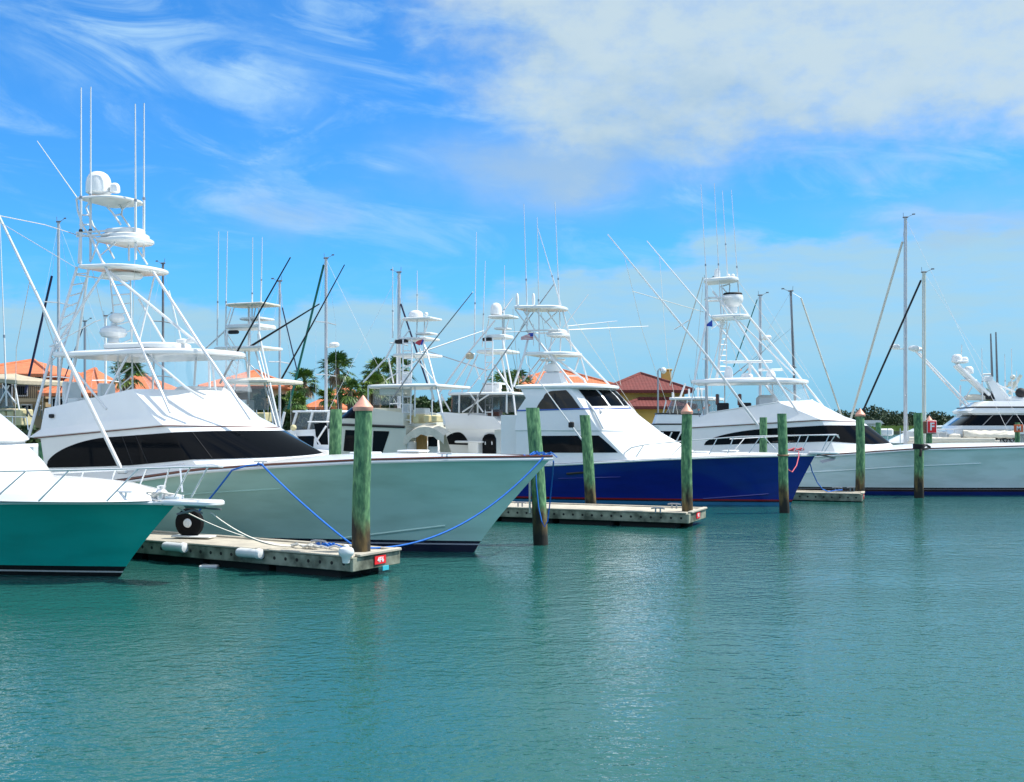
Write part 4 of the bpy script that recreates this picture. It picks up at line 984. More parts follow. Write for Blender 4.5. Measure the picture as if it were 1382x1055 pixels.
def clear_bridge_boat():
    B = Boat('cabin_cruiser', -16, 60, 158, 'white cabin cruiser with clear windowed flybridge and black side windows left of the capless piling', 'boat', 'motor yachts in the background')
    L, P = B.L, B.P
    B.hull(-15, 1.0, 2.2, 2.0, [(-15, 1.1), (-5, 1.5), (1, 2.0)], H['plain'], u0=.35, camber=.1)
    def x(px, py, la=1.9): return L(px, py, la).x
    def z(px, py, la=1.9): return L(px, py, la).z
    hs = House([(x(462, 610), 2.0, x(398, 605), 2.0, x(372, 606, 1), 1.3, 1.5, 1.6), (x(455, 585), 1.9, x(405, 586), 1.9, x(384, 588, 1), z(455, 584), z(405, 585), z(390, 587)), (x(452, 580), 1.8, x(405, 580), 1.8, x(384, 580, .8), z(452, 578), z(405, 580), z(390, 582))], 2.2)
    cab = B.add(hs.mesh(well=.25), 'cabin', M['white'])
    lo, hi = pw((0, .4), (2, .35)), pw((0, .85), (2, .85))
    B.add(hs.patch(.6, 1.6, lo, lambda a: lo(a)+.5*min(1, .05+(1.6-a)/.5), n=24, sides=(1,)), 'cabin_window', M['glass'], cab)
    B.add(MB().prism([L(424, 572, 1.95), L(440, 570, 1.95), L(443, 600, 1.95), L(428, 600, 1.95)], (0, -.06, 0)), 'gap_shade_panel', M['glass'])  # dark panel drawn in place of the shade in the side gap
    zt = z(420, 555)
    B.add(MB().slab(outline(x(458, 556), x(380, 555), 1.6, zt-.05, .25, 2.6), .1, .03), 'bridge_roof', M['white'])
    o = outline(x(448, 560), x(384, 560), 1.5, zt, .3, 2.4); low = [Vector((p[0]+.3, p[1]*1.05, z(420, 581))) for p in o]
    B.add(MB().grid([[Vector(p) for p in o]+[Vector(o[0])], low+[low[0]]]), 'clear_curtain', M['smoky2'])
    for t, b in ((384, 378), (401, 393), (422, 416), (444, 440)):
        for la in (1.55, -1.55): B.add(MB().tube([L(t, 556, la), L(b, 582, la)], .07), 'window_post', M['white'])
    B.add(MB().rbox((x(430, 569, 1.9), 1.9, z(430, 569)), (1.1, .4, .07)), 'side_shelf', M['white'])
    B.add(MB().ball(L(396, 577, 2.1), .16), 'fender', M['yellow'])
    for pl in ([(398, 586, 2.0), (408, 602, 2.1)], [(428, 594, 2.0), (440, 575, 2.0)], [(424, 587, 2.0), (432, 600, 2.1)]): B.add(MB().tube(P(pl), .05), 'rail', M['alu'])
    return B
clear_bridge_boat()

def canvas_bridge_boat():
    B = Boat('cabin_cruiser', 6.5, 66, 158, 'white cabin cruiser with clear canvas flybridge in front of the maroon roofed house', 'boat', 'motor yachts in the background')
    L, P = B.L, B.P
    B.hull(-14, 1.0, 2.2, 2.0, [(-14, 1.2), (-5, 1.5), (1, 2.0)], H['plain'], u0=.35, camber=.1)
    def x(px, py, la=1.9): return L(px, py, la).x
    def z(px, py, la=1.9): return L(px, py, la).z
    hs = House([(x(960, 600), 2.0, x(890, 598), 2.0, x(872, 598, 1), 1.3, 1.5, 1.6), (x(952, 580), 1.95, x(893, 577), 1.95, x(880, 578, 1), z(952, 577), z(893, 577), z(885, 578)),
                (x(955, 575), 1.95, x(889, 574), 1.95, x(878, 575, .8), z(952, 574), z(893, 574), z(885, 575)), (x(945, 560), 1.8, x(893, 558), 1.8, x(884, 560, .8), z(945, 558), z(893, 557), z(885, 558))], 2.2)
    cab = B.add(hs.mesh(well=.25), 'cabin', M['white'])
    B.add(hs.line(2.1, .05), 'dark_band', M['dpaint']); B.add(hs.line(2.95, .05), 'coaming_trim', M['dpaint'])
    lo, hi = pw((0, .25), (2, .25)), pw((0, .85), (2, .85))
    for a0, a1 in ((.12, .3), (.45, 1.9)): B.add(hs.patch(a0, a1, lo, lambda a, a0=a0, a1=a1: lo(a)+.6*min(1, .05+(a-a0)*8, .05+(a1-a)*5), n=24, sides=(1,)), 'cabin_window', M['glass'], cab)
    zt = z(925, 538)
    B.add(MB().slab(outline(x(962, 540), x(896, 538), 1.65, zt-.06, .25, 2.6), .16, .05), 'hardtop', M['white'])
    o = outline(x(953, 545), x(899, 545), 1.58, zt, .3, 2.4); low = [Vector((p[0]+(.35 if p[0] > x(920, 545) else 0), p[1]*1.08, z(925, 558))) for p in o]
    B.add(MB().grid([[Vector(p) for p in o]+[Vector(o[0])], low+[low[0]]]), 'clear_curtain', M['smoky2'])
    for px in (899, 912, 928, 952): B.add(MB().tube([L(px, 540, 1.65), L(px-4, 558, 1.75)], .035), 'enclosure_frame', M['white2'])
    for px, h in ((908, .3), (918, .8), (930, .5), (942, .6)):
        c = L(px, 536, .3); B.add(MB().tube([c, c+Vector((-.3 if px == 918 else 0, 0, h))], .06), 'antenna_mount', M['white2'])
    c = L(947, 526, 0); B.add(MB().slab(outline(c.x-.35, c.x+.35, .2, c.z, .4), .1).tube([c, c-Vector((0, 0, .8))], .05), 'radar', M['white'])
    for px in (885, 897, 909): B.add(MB().tube([L(px+10, 583, 2.3), L(px, 603, 2.3)], .04), 'rail_post', M['alu'])
    return B
canvas_bridge_boat()

def right_yacht():
    B = Boat('motor_yacht', 23.5, 62, 168, 'large white motor yacht with black saloon windows and radar arches at the right edge', 'yacht', 'motor yachts in the background')
    L, P = B.L, B.P
    B.hull(-24, 1.4, 3.4, 2.9, [(-24, 1.6), (-12, 2.0), (0, 2.6)], H['plain'], u0=.4, camber=.1)
    def x(px, py, la=2.4): return L(px, py, la).x
    def z(px, py, la=2.4): return L(px, py, la).z
    hs = House([(x(1440, 585), 2.5, x(1300, 582), 2.5, x(1276, 582, 1), z(1400, 586), z(1300, 586), z(1290, 586)), (x(1440, 575), 2.5, x(1300, 575), 2.5, x(1280, 575, 1), z(1400, 575), z(1300, 575), z(1290, 575)),
                (x(1440, 559), 2.4, x(1318, 559), 2.4, x(1302, 559, 1), z(1400, 559), z(1318, 559), z(1310, 559)), (x(1440, 557), 2.6, x(1312, 557), 2.6, x(1298, 557, 1), z(1400, 557.5), z(1312, 557.5), z(1298, 557.5)),
                (x(1440, 553), 2.6, x(1310, 553), 2.6, x(1296, 553, 1), z(1400, 554), z(1310, 554), z(1298, 554)), (x(1440, 541), 2.3, x(1330, 542), 2.3, x(1316, 543, .6), z(1400, 541), z(1330, 541), z(1320, 542))], 2.2)
    cab = B.add(hs.mesh(), 'cabin', M['white'])
    B.add(hs.patch(.0, 1.9, lambda a: 1.05, lambda a: 1.95, n=40, sides=(1,)), 'saloon_window', M['glass'], cab)
    for a in (.35, .6, .82): MB().tube([hs.pt(a, 1.05, 1, .03), hs.pt(a-.01, 1.95, 1, .03)], .025, 4).build('mullion', M['grey'], cab)
    B.add(hs.line(4.35, .05), 'dark_band', M['dpaint'])
    B.add(MB().tube(P([(1236, 474, .6), (1305, 549, .8)]), .06).tube(P([(1241, 476, .9), (1308, 546, .9)]), .045), 'crane_arm', M['alu'])
    c = L(1236, 471, .6); B.add(MB().ball(c, .3, sz=.5, sx=1.2), 'searchlight', M['white2'])
    am = B.add(MB().tube(P([(1289, 492, 0), (1333, 535, 0)]), .16, 8).tube(P([(1292, 492, .5), (1336, 533, .5)]), .1, 8), 'radar_arch', M['white'])
    MB().slab(outline(x(1305, 490, 0), x(1288, 490, 0), .5, z(1296, 490, 0), .3), .12).slab(outline(x(1318, 514, 0), x(1296, 514, 0), .3, z(1306, 514, 0), .3), .08).build('arch_platform', M['white2'], am)
    for px, py, rr in ((1291.5, 489, .3), (1302, 489, .2), (1307.5, 504, .26)): dome(L(px, py, 0), rr, rr*1.6, M['white'], 'radome', am)
    MB().tube(P([(1296, 520, .2), (1296, 548, .4)]), .05).tube(P([(1298, 465, 0), (1297, 486, 0)]), .03).tube(P([(1312, 522, .2), (1297, 546, .4)]), .03).build('antenna_mast', M['alu'], B.root)
    B.add(MB().prism([L(1330, 515, 0), L(1339, 514, 0), L(1362, 543, 0), L(1342, 543, 0)], (0, .6, 0)), 'mast_fin', M['white'])
    c = L(1333, 511, 0); B.add(MB().rbox(c, (.45, .6, .3)).rbox(c+Vector((0, 0, .25)), (.55, .3, .1)), 'radar_box', M['white'])
    B.add(MB().tube(P([(1344, 517, .3), (1362, 540, .6)]), .12).tube(P([(1348, 520, .6), (1378, 532, .9)]), .06), 'arch_leg', M['white'])
    ty = B.add(MB().rbox(L(1375, 541, .2), (1.3, 2.0, .5), b=.2), 'bridge_console', M['white'])
    B.add(MB().ball(L(1377.5, 530, 1.0), .28), 'black_ball', M['black'])
    B.add(MB().slab(outline(x(1340, 538, 2.0), x(1311, 538, 2.0), .5, z(1325, 539), .3, 2.5), .25, .1), 'roof_raft', M['canvas'])
    B.add(MB().slab(outline(x(1348, 538, 1.2), x(1330, 538, 1.2), .5, z(1340, 538), .3, 2.5), .3, .1), 'covered_tender', M['black'])
    for px, y0, y1 in ((1338, 450, 508), (1345, 448, 520)): B.add(MB().tube(P([(px+1, y1, .3), (px-1, y0, .3)]), .07, 6, .04), 'dark_antenna', M['darkmast'])
    whips(B, [[(1326, 542, .5), (1325, 470, .5)], [(1357, 536, .2), (1356, 478, .2)], [(1366, 536, .2), (1365, 470, .2)], [(1373, 536, .4), (1372, 500, .4)]], .04)
    B.add(MB().tube(P([(1362, 532, 0), (1378, 506, 0)]), .1).ball(L(1367, 509, 0), .15).ball(L(1364, 518, 0), .15).tube(P([(1358, 522, 0), (1370, 515, 0)]), .06), 'antenna_mount', M['cream'])
    for px in range(1266, 1400, 11): B.add(MB().tube([L(px, 596, 2.65), L(px, 579, 2.65)], .025), 'deck_rail_post', M['steel'])
    B.add(MB().tube(P([(1262, 579, 2.65), (1400, 578.5, 2.65)]), .03), 'deck_rail', M['steel'])
    return B
BY = right_yacht()
def tender():
    B = BY
    a, b = B.L(1372, 589, 3.0), B.L(1300, 588, 3.0)
    o = MB()
    rows = []
    n = 18
    for i in range(n+1):
        t = i/n; x_ = a.x+(b.x-a.x)*t; w = .42*(1-.75*max(0, (t-.75)/.25)**2)*(1-.5*max(0, (.12-t)/.12)); z_ = a.z+(b.z-a.z)*t
        rows.append([(x_, 3.0+w*math.sin(q), z_+.02*math.sin(i*1.9)+.30*math.cos(q)*(1 if math.cos(q) > 0 else .35)) for q in [2*PI*j/10 for j in range(10)]])
    o.grid(rows, cu=True)
    W = o.build('covered_dinghy', M['canvas']); W.location = B.S; W.rotation_euler.z = B.th
    tag(W, 'long dinghy under a cream canvas cover lying along the yacht deck rail', 'dinghy')
    rk = MB()
    for i in range(9):
        t = i/8; x_ = a.x+(b.x-a.x)*t; z_ = a.z+(b.z-a.z)*t-.08
        rk.tube([(x_-.16, 3.32, z_-.42), (x_+.08, 3.0, z_), (x_+.2, 2.7, z_-.42)], .035, 5)
    rk.tube([(a.x, 3.0, a.z-.13), (b.x, 3.0, b.z-.13)], .04, 5)
    W2 = rk.build('dinghy_cradle', M['black']); W2.location = B.S; W2.rotation_euler.z = B.th
    tag(W2, 'black trestle cradle carrying the cream covered dinghy', 'cradle')
    p, q = B.L(1296, 590, 3.0), B.L(1281, 590, 3.0)
    W3 = MB().slab([(x_, y_+3.0, z_) for x_, y_, z_ in outline(p.x, q.x, .22, p.z-.05, .5, 2.2)], .2, .05).build('paddle_board', M['canvas']); W3.location = B.S; W3.rotation_euler.z = B.th
    tag(W3, 'small cream covered board lying just left of the dinghy', 'board')
tender()

def express_cruiser():
    B = Boat('express_cruiser', 24.5, 78, 165, 'low white express cruiser with a wedge shaped dark side window behind the F sign', 'boat', 'motor yachts in the background')
    L, P = B.L, B.P
    B.hull(-13, 1.2, 2.0, 1.8, [(-13, 1.3), (0, 1.8)], H['plain'], u0=.4, camber=.1)
    def x(px, py, la=1.8): return L(px, py, la).x
    def z(px, py, la=1.8): return L(px, py, la).z
    hs = House([(x(1345, 598), 1.8, x(1225, 598), 1.8, x(1192, 598, .8), z(1300, 598), z(1225, 598), z(1195, 598)), (x(1345, 580), 1.5, x(1248, 579), 1.5, x(1232, 579, .5), z(1300, 578), z(1248, 578), z(1235, 579))], 2.0)
    cab = B.add(hs.mesh(), 'cabin', M['white'])
    B.add(hs.patch(.1, 1.25, lambda a: .22, lambda a: .22+.55*min(1, .03+(1.25-a)/.55), n=30, sides=(1,)), 'cabin_window', M['glass'], cab)
    B.add(MB().slab(outline(x(1325, 577), x(1262, 575), 1.5, z(1300, 577), .3), .12, .04), 'hardtop', M['white'])
    B.add(MB().rbox((x(1196, 580, .2), .2, z(1196, 583, .2)), (.9, 1.2, .5), b=.1), 'bow_locker', M['white2'])
    for px in (1198, 1215, 1274, 1290): B.add(MB().tube([L(px, 600, 1.9), L(px, 578, 1.9)], .03), 'rail_post', M['steel'])
    return B
express_cruiser()

# ------------------------------------------------------------------ sailing yachts: mostly masts above the other boats
SAILG = 'moored sailing yachts'
def sailboat(px, ytop, D, w, label, jib=None, jibmat=None, bow=-1, hullmat='plain', mastmat='mast', spread=(.45, .72), length=11, lean=0, boom=None, radar=None):
    """px, ytop: masthead in the photo; bow: -1 left, +1 right"""
    th = PI-.38 if bow < 0 else -.38
    base = at(px, HY, D)
    f = Vector((math.cos(th), math.sin(th), 0)); S = Vector((base.x, D, 0))+f*(length*.42)
    B = Boat('sailboat', S.x, S.y, math.degrees(th), label, 'sailboat', SAILG)
    B.hull(-length+.8, .8, 1.6, 1.4, [(-length, .95), (0, 1.25)], H[hullmat], u0=.3, camber=.12)
    mx = -length*.42
    hs = House([(mx-3.4, 1.0, mx+.3, 1.0, mx+1.6, 1.1, 1.15, 1.15), (mx-3.3, .9, mx+.2, .85, mx+1.2, 1.5, 1.5, 1.42)], 2.0)
    cab = B.add(hs.mesh(), 'cabin', M['white']); B.add(hs.patch(.2, .9, lambda a: .3, lambda a: .75, n=8, sides=(1 if bow < 0 else -1,)), 'cabin_window', M['glass'], cab)
    top = B.L(px, ytop, 0); top.x, top.y = mx+lean, 0
    r = w*D/F/2
    mast = B.add(MB().tube([(mx, 0, 1.1), (mx+lean, 0, top.z)], r, 10, r*.88), 'mast', M[mastmat])
    MB().rbox((mx+lean, 0, top.z+.04), (.3, .1, .08)).tube([(mx+lean, 0, top.z), (mx+lean-.38, 0, top.z+.16)], .012, 5).tube([(mx+lean+.1, 0, top.z), (mx+lean+.12, 0, top.z+.3)], .012, 5).rbox((mx+lean-.42, 0, top.z+.18), (.16, .02, .07)).build('masthead_gear', M['darkmast'], mast)
    for k in spread:
        z = 1.1+(top.z-1.1)*k
        MB().tube([(mx+lean*k, -1.0, z), (mx+lean*k, 0, z+.05), (mx+lean*k, 1.0, z)], .03, 5).build('spreader', M[mastmat], mast)
    sh = MB()
    for sg in (-1, 1):
        p = [(mx-.2, sg*1.35, 1.2)]+[(mx+lean*k, sg*1.0, 1.1+(top.z-1.1)*k) for k in spread]+[(mx+lean, 0, top.z)]
        sh.tube(p, .008, 4)
    sh.tube([(-length+.6, 0, 1.1), (mx+lean, 0, top.z)], .008, 4)
    sh.build('shrouds', M['steel'], mast)
    bm = B.add(MB().tube([(mx-.1, 0, 2.0), (mx-3.6, 0, 2.1)], .07, 8).tube([(mx-.2, 0, 2.16), (mx-3.4, 0, 2.2)], .14, 8, .08), 'boom', M['navy' if boom is None else boom])
    if jib:
        (x0, y0), (x1, y1), jr = jib
        a = B.L(x0, y0, 0); b = B.L(x1, y1, 0)
        B.add(MB().tube([a, a.lerp(b, .06), a.lerp(b, .94), b], jr*.62, 7), 'furled_jib', M[jibmat])
        MB().tube([a, (mx+lean, 0, top.z)], .012, 4).build('forestay', M['steel'], mast)
    if radar:
        for ry, s in radar:
            z = B.L(px, ry, 0).z
            MB().lathe([(.1, -.12), (.26, -.06), (.28, .05), (.2, .14), (.02, .17)], (mx+s, 0, z), 14).tube([(mx, 0, z-.1), (mx+s, 0, z-.1)], .04, 5).build('radar', M['white2'], mast)
    return B
sailboat(79, 300, 56, 4.2, 'sailboat mast with black furled jib, left of the tallest tuna tower', ((70, 372), (34, 530), .10), 'navy', spread=(.35, .66))
sailboat(114.5, 434, 62, 3.6, 'short grey sailboat mast seen under the white hardtop, left of the thick white mast', ((112, 442), (78, 535), .05), 'navy', mastmat='grey', spread=(.5,))
sailboat(142.5, 427, 58, 3.6, 'thick white sailboat mast rising just left of the radar on the white hardtop', mastmat='white2', spread=(.55,))
sailboat(220, 356, 60, 3.6, 'dark grey sailboat mast right of the tallest tuna tower', None, None, mastmat='darkmast', spread=(.42, .7), bow=1)
sailboat(377.5, 380, 55, 3.6, 'sailboat mast with dark furled stay beside the ladder tower of the beige canopy boat', ((381, 415), (401, 500), .05), 'navy', bow=1, spread=(.15, .55))
sailboat(440, 349, 58, 4.6, 'sailboat mast with teal furled jib between two palms', ((437, 357), (389, 552), .10), 'green', spread=(.42, .68), radar=((466, -.5),))
sailboat(538.5, 368, 57, 5.0, 'sailboat mast with dark furled jib beside the cream boat tower', ((541, 410), (577, 518), .075), 'navy', bow=1, spread=(.3, .62))
sailboat(953.5, 378, 62, 4.6, 'pale sailboat mast standing just behind the white sportfisher tower', ((949, 374), (904, 520), .05), 'canvas', spread=(.55,))
sailboat(1026, 399, 66, 4.2, 'grey sailboat mast with dark green furled jib right of the white tower', ((1022, 404), (990, 495), .05), 'green', spread=(.45,), radar=((456, -.4),))
sailboat(1076, 393, 60, 3.6, 'dark leaning sailboat mast with white furled sail right of the white tower', ((1081, 402), (1135, 560), .07), 'canvas', bow=1, mastmat='darkmast', spread=(.55,), lean=-.35)
sailboat(1222, 294, 60, 5.2, 'tallest sailboat mast, silver grey with a white furled jib, near the F sign', ((1218, 326), (1148, 566), .10), 'canvas', spread=(.26, .5), radar=((468, .55),), boom='canvas')
_B = [b for b in bpy.data.objects if b.name.startswith('sailboat') and 'tallest' in b.get('label', '')][0]
MB().prism([(-4.7, .0, 2.4), (-4.95, .0, 4.2), (-5.35, .0, 2.45)], (0, .05, 0)).build('mainsail_clew', M['canvas'], _B)
sailboat(1247, 368, 57, 5.6, 'cream sailboat mast with black furled jib and green sail cover behind the F sign', ((1243, 378), (1164, 556), .085), 'black', mastmat='cream', spread=(.4,), radar=((470, .5),), boom='canvas')

# ------------------------------------------------------------------ pilings
PILG = 'green timber pilings'
def piling(p, ztop, r, label, top=None, cap=False, z0=-1.0):
    """p: foot on the water plane; top: world x,y of the head when it leans"""
    o = empty('piling', (p.x, p.y, 0)); tag(o, label, 'piling', PILG)
    t = Vector((top.x-p.x, top.y-p.y, 0)) if top else Vector((0, 0, 0))
    mb = MB(); n = 16; rows = []
    ph = random.random()*6
    for i in range(15):
        z = z0+(ztop-z0)*i/14; k = z/ztop
        rr = r*(1.06-.1*k); c = t*k
        rows.append([(c.x+.02*math.sin(z*1.7+ph)*r*4+rr*(1+.035*math.sin(3*q+z+ph)+.02*math.sin(7*q+2*z))*math.cos(q), c.y+rr*(1+.035*math.sin(3*q+z+ph))*math.sin(q), z) for q in [2*PI*j/n for j in range(n)]])
    mb.grid(rows, cu=True)
    k = len(mb.v); mb.f.append(tuple(range(k-n, k))); mb.mi.append(0)
    mb.build('timber', M['piling'], o, 50)
    if cap:
        MB().lathe([(r*1.10, -.08), (r*1.17, -.03), (r*1.17, 0), (r*1.08, .015), (r*.62, .11), (r*.25, .19), (.01, .235)], (t.x, t.y, ztop), 20).build('cap', M['copper'], o)
    return o
def head(px, py, Y): return at(px, py, Y)
pd = onz(487.5, 744, .42); PA = piling(Vector((pd.x, pd.y, 0)), at(490, 549, pd.y).z, .178, 'thick green piling with a conical copper cap at the end of the nearest finger dock', at(490, 549, pd.y), True)
piling(at(453, HY, 31), at(453, 552, 31).z, .175, 'flat topped green piling standing behind the pale boat foredeck')
pd = onz(731, 735); piling(pd, at(719, 550, pd.y).z, .175, 'leaning green piling with a hanging blue rope at the pale boat bow', at(719, 550, pd.y+.2))
piling(at(799, HY, 36.8), at(789, 560, 36.8).z, .18, 'leaning dark green piling in front of the navy boat cabin window', at(789, 560, 36.8))
pd = onz(927, 691, .40); piling(Vector((pd.x, pd.y, 0)), at(927, 555, pd.y).z, .155, 'green piling with a pink copper cap at the end of the middle finger dock', None, True)
pd = onz(1059, 692); piling(pd, at(1055, 558, pd.y).z, .16, 'green piling with a tan rope band just off the navy boat bow', at(1055, 558, pd.y))
piling(at(1030, HY, 44.6), at(1030, 563, 44.6).z, .155, 'green piling half hidden behind the navy boat bow rail')
pd = onz(1161, 664, .30); piling(Vector((pd.x, pd.y, 0)), at(1160, 559, pd.y).z, .17, 'green piling with copper cap at the end of the farthest finger dock', None, True)
pd = onz(1241, 671.5); PI_ = piling(pd, at(1239, 557, pd.y).z, .18, 'green piling with a black rope tied round it beside the white hull', at(1239, 557, pd.y))
PF = piling(at(1254, HY, 55), at(1254, 567, 55).z, .15, 'short green piling with copper cap carrying the red F sign', None, True)
piling(at(1185.5, HY, 70), at(1185.5, 570, 70).z, .17, 'distant green piling against the marsh, right of the farthest capped piling')
piling(at(60, HY, 38), at(60, 597, 38).z, .19, 'green piling glimpsed under the brow of the pale boat cabin')
PM = piling(at(1373, HY, 54), at(1373, 570, 54).z, .12, 'green piling carrying the orange M sign at the right edge')

def letters(txt, size, mat, name, parent, loc, sx=1.0):
    c = bpy.data.curves.new(name, 'FONT'); c.body = txt; c.size = size; c.extrude = .004; c.align_x = 'CENTER'; c.align_y = 'CENTER'; c.offset = size*.022
    t = bpy.data.objects.new(name, c); COL.objects.link(t)
    bpy.context.view_layer.update()
    me = bpy.data.meshes.new_from_object(t); COL.objects.unlink(t); bpy.data.objects.remove(t)
    me.materials.clear(); me.materials.append(mat)
    o = bpy.data.objects.new(name, me); COL.objects.link(o); o.parent = parent
    o.location = loc; o.rotation_euler = (PI/2, 0, 0); o.scale = (sx, 1, 1)
    return o
def sign(px0, py0, px1, py1, Y, txt, mat, label, rz=0, border=True):
    a, b = at(px0, py0, Y), at(px1, py1, Y); w, h = b.x-a.x, a.z-b.z
    o = empty('sign', ((a.x+b.x)/2, Y, (a.z+b.z)/2), rz); tag(o, label, 'sign', 'lettered piling signs')
    if border: MB().rbox((0, 0, 0), (w, .04, h), b=.01).build('sign_border', M['signwhite'], o)
    MB().rbox((0, -.028, 0), (w*.9 if border else w, .03, h*.92 if border else h), b=.008).build('sign_panel', mat, o)
    letters(txt, h*.86, M['signwhite'], 'lettering', o, (0, -.052, 0), .95)
    return o
sf = sign(1251, 567.5, 1264, 584.5, 54.7, 'F', M['signred'], 'red sign with a white letter F on a capped piling')
MB().rbox((-.30, .12, -.02), (.12, .28, .62)).rbox((.0, .09, .0), (.5, .1, .7)).build('sign_board', M['brownboard'], sf)
sign(1368, 573, 1380.5, 583, 53.7, 'M', M['signor'], 'orange sign with a white letter M at the right edge', border=False)

# ------------------------------------------------------------------ finger docks
def dock(corner, deg, length, width, ztop, label, plate, ptxt, pmat):
    """corner: near outer corner; the dock runs back along deg"""
    d = Vector((math.cos(math.radians(deg)), math.sin(math.radians(deg)), 0))
    o = empty('floating_dock', (corner.x, corner.y, ztop), math.radians(deg)); tag(o, label, 'dock', 'floating finger docks')
    # local: x runs back along the dock, y towards the viewer negative side
    sy = -width
    MB().rbox((length/2, sy/2, -.03), (length-.02, width-.12, .07), b=.01).build('deck', M['concrete'], o)
    for y in (-.03, sy+.03): MB().rbox((length/2, y, -.14), (length, .07, .27), b=.012).build('waler', M['waler'], o)
    MB().rbox((-.04, sy/2, -.14), (.08, width+.02, .27), b=.012).build('end_waler', M['waler'], o)
    for y in (-.03, sy+.03): MB().rbox((length/2, y, .022), (length, .10, .05), b=.012).build('edge_board', M['concrete'], o)
    mb = MB(); k = 0; x = .4
    while x < length-1: mb.rbox((x+.8, sy/2, -.39), (1.7, width-.25, .24+.12), b=.03); x += 1.9
    mb.build('float', M['float_k'], o)
    MB().rbox((-.06, sy*.55, .03), (.14, width*.9, .06), b=.012).build('end_board', M['concrete'], o)
    if plate:
        pc, pw_, ph = plate
        pn = MB().rbox((-.095, pc*sy, -.12), (.02, pw_, ph), b=.004).build('number_plate', pmat, o)
        t = letters(ptxt, ph*.82, M['signwhite'], 'lettering', pn, (-.108, pc*sy, -.12)); t.rotation_euler = (PI/2, 0, -PI/2)
    return o
c1 = Vector((-3.13, 21.2, 0))
D1 = dock(c1, 149, 7.6, 1.5, .42, 'nearest wooden finger dock with red 4F6 number plate, rubber wheel and white bumpers', (.55, .36, .17), '4F6', M['signred'])
MB().rbox((-.11, -.98, -.30), (.02, .2, .10)).build('turquoise_tag', M['cyan'], D1)
c2 = Vector((5.0, 31.5, 0))
D2 = dock(c2, 157, 9, 2.1, .42, 'middle finger dock with red number plate between the pale and the navy boat', (.5, .42, .17), '4F5', M['signred'])
c3 = Vector((13.35, 42.1, 0))
D3 = dock(c3, 160, 7, 1.2, .30, 'farthest finger dock with red number plate beside the white hull', (.6, .40, .16), '4F4', M['signred'])

def on_dock(name, mb_parts, D, loc, label, cat, group=None, rz=0):
    o = empty(name, D.matrix_world @ Vector(loc) if False else Vector((0, 0, 0)), 0)
    c, s = math.cos(D.rotation_euler.z), math.sin(D.rotation_euler.z)
    o.location = (D.location.x+loc[0]*c-loc[1]*s, D.location.y+loc[0]*s+loc[1]*c, D.location.z+loc[2]); o.rotation_euler.z = D.rotation_euler.z+rz
    tag(o, label, cat, group)
    for nm, mb, mat in mb_parts: mb.build(nm, mat, o)
    return o
# note: local y = 0 is the rear edge for a dock running back to the left, -width... near edge chosen by sign below
def hpos(D, W):
    q = Vector(W)-Vector(D.location); c, s = math.cos(D.rotation_euler.z), math.sin(D.rotation_euler.z)
    return (q.x*c+q.y*s, -q.x*s+q.y*c, 0)
wl = onz(256, 725.5, .44)
lx, ly, _ = hpos(D1, wl)
on_dock('wheel_fender', [('tyre', MB().lathe([(.10, -.10), (.25, -.10), (.32, -.07), (.345, 0), (.32, .07), (.25, .10), (.10, .10)], (0, 0, .31), 28, axis=(0, 1, 0)), M['rubber']),
                       ('hub', MB().lathe([(.10, -.12), (.105, .10), (.085, .13), (.02, .135)], (0, 0, .31), 20, axis=(0, 1, 0)).box((.0, .135, .29), (.03, .02, .12)), M['white']),
                       ('base_plate', MB().rbox((-.1, 0, .012), (.95, .34, .04), b=.01), M['white2'])], D1, (lx, ly, .045), 'black rubber bumper wheel with a white hub on the nearest dock', 'dock wheel', rz=.3)
def bumper(px, py, label, k):
    w = onz(px, py, .30); lx, ly, _ = hpos(D1, w)
    mb = MB().lathe([(.03, -.34), (.085, -.31), (.10, -.25), (.095, .2), (.115, .26), (.10, .33), (.03, .35)], (0, 0, 0), 12, axis=(-1, 0, 0))
    on_dock('dock_bumper', [('cushion', mb, M['white2'])], D1, (lx, .08, -.06), label, 'bumper', 'white bumpers on the dock edge')
bumper(233, 742, 'white cylindrical bumper below the rubber wheel', 0)
bumper(352, 748, 'white cylindrical bumper midway along the dock edge', 1)
on_dock('corner_bumper', [('cushion', MB().lathe([(.02, -.2), (.07, -.18), (.09, -.07), (.14, -.02), (.155, .04), (.13, .10), (.06, .13), (.05, .16), (.01, .18)], (0, 0, 0), 18), M['white2'])], D1, (.05, .05, .08), 'round white corner bumper at the foot of the nearest capped piling', 'bumper')
fo = onz(283, 763, .02)
tag(MB().rbox((fo.x, fo.y, .01), (.38, .3, .06), b=.02).build('foam_scrap', M['white']), 'scrap of white foam floating beside the nearest dock', 'foam')
def dock_cleat(D, px, py, z, label):
    w = onz(px, py, z+.05); lx, ly, _ = hpos(D, w)
    mb = MB().tube([(-.2, 0, .1), (-.1, 0, .12), (.1, 0, .12), (.2, 0, .1)], .025).tube([(-.07, 0, -.02), (-.07, 0, .12)], .025).tube([(.07, 0, -.02), (.07, 0, .12)], .025)
    on_dock('dock_cleat', [('horn', mb, M['grey'])], D, (lx, ly, .03), label, 'cleat', 'steel cleats on the docks')
dock_cleat(D2, 702, 682, .42, 'steel cleat on the middle dock beside the leaning piling')
dock_cleat(D2, 888, 690, .42, 'steel cleat on the middle dock near its capped piling')
dock_cleat(D2, 910, 684, .42, 'steel cleat on the middle dock just behind the capped piling')
dock_cleat(D1, 430, 736, .42, 'steel cleat on the nearest dock under the rope coil')
dock_cleat(D3, 1150, 661, .30, 'steel cleat on the farthest dock beside its capped piling')
dock_cleat(D3, 1130, 661, .30, 'steel cleat on the farthest dock with a blue rope end')

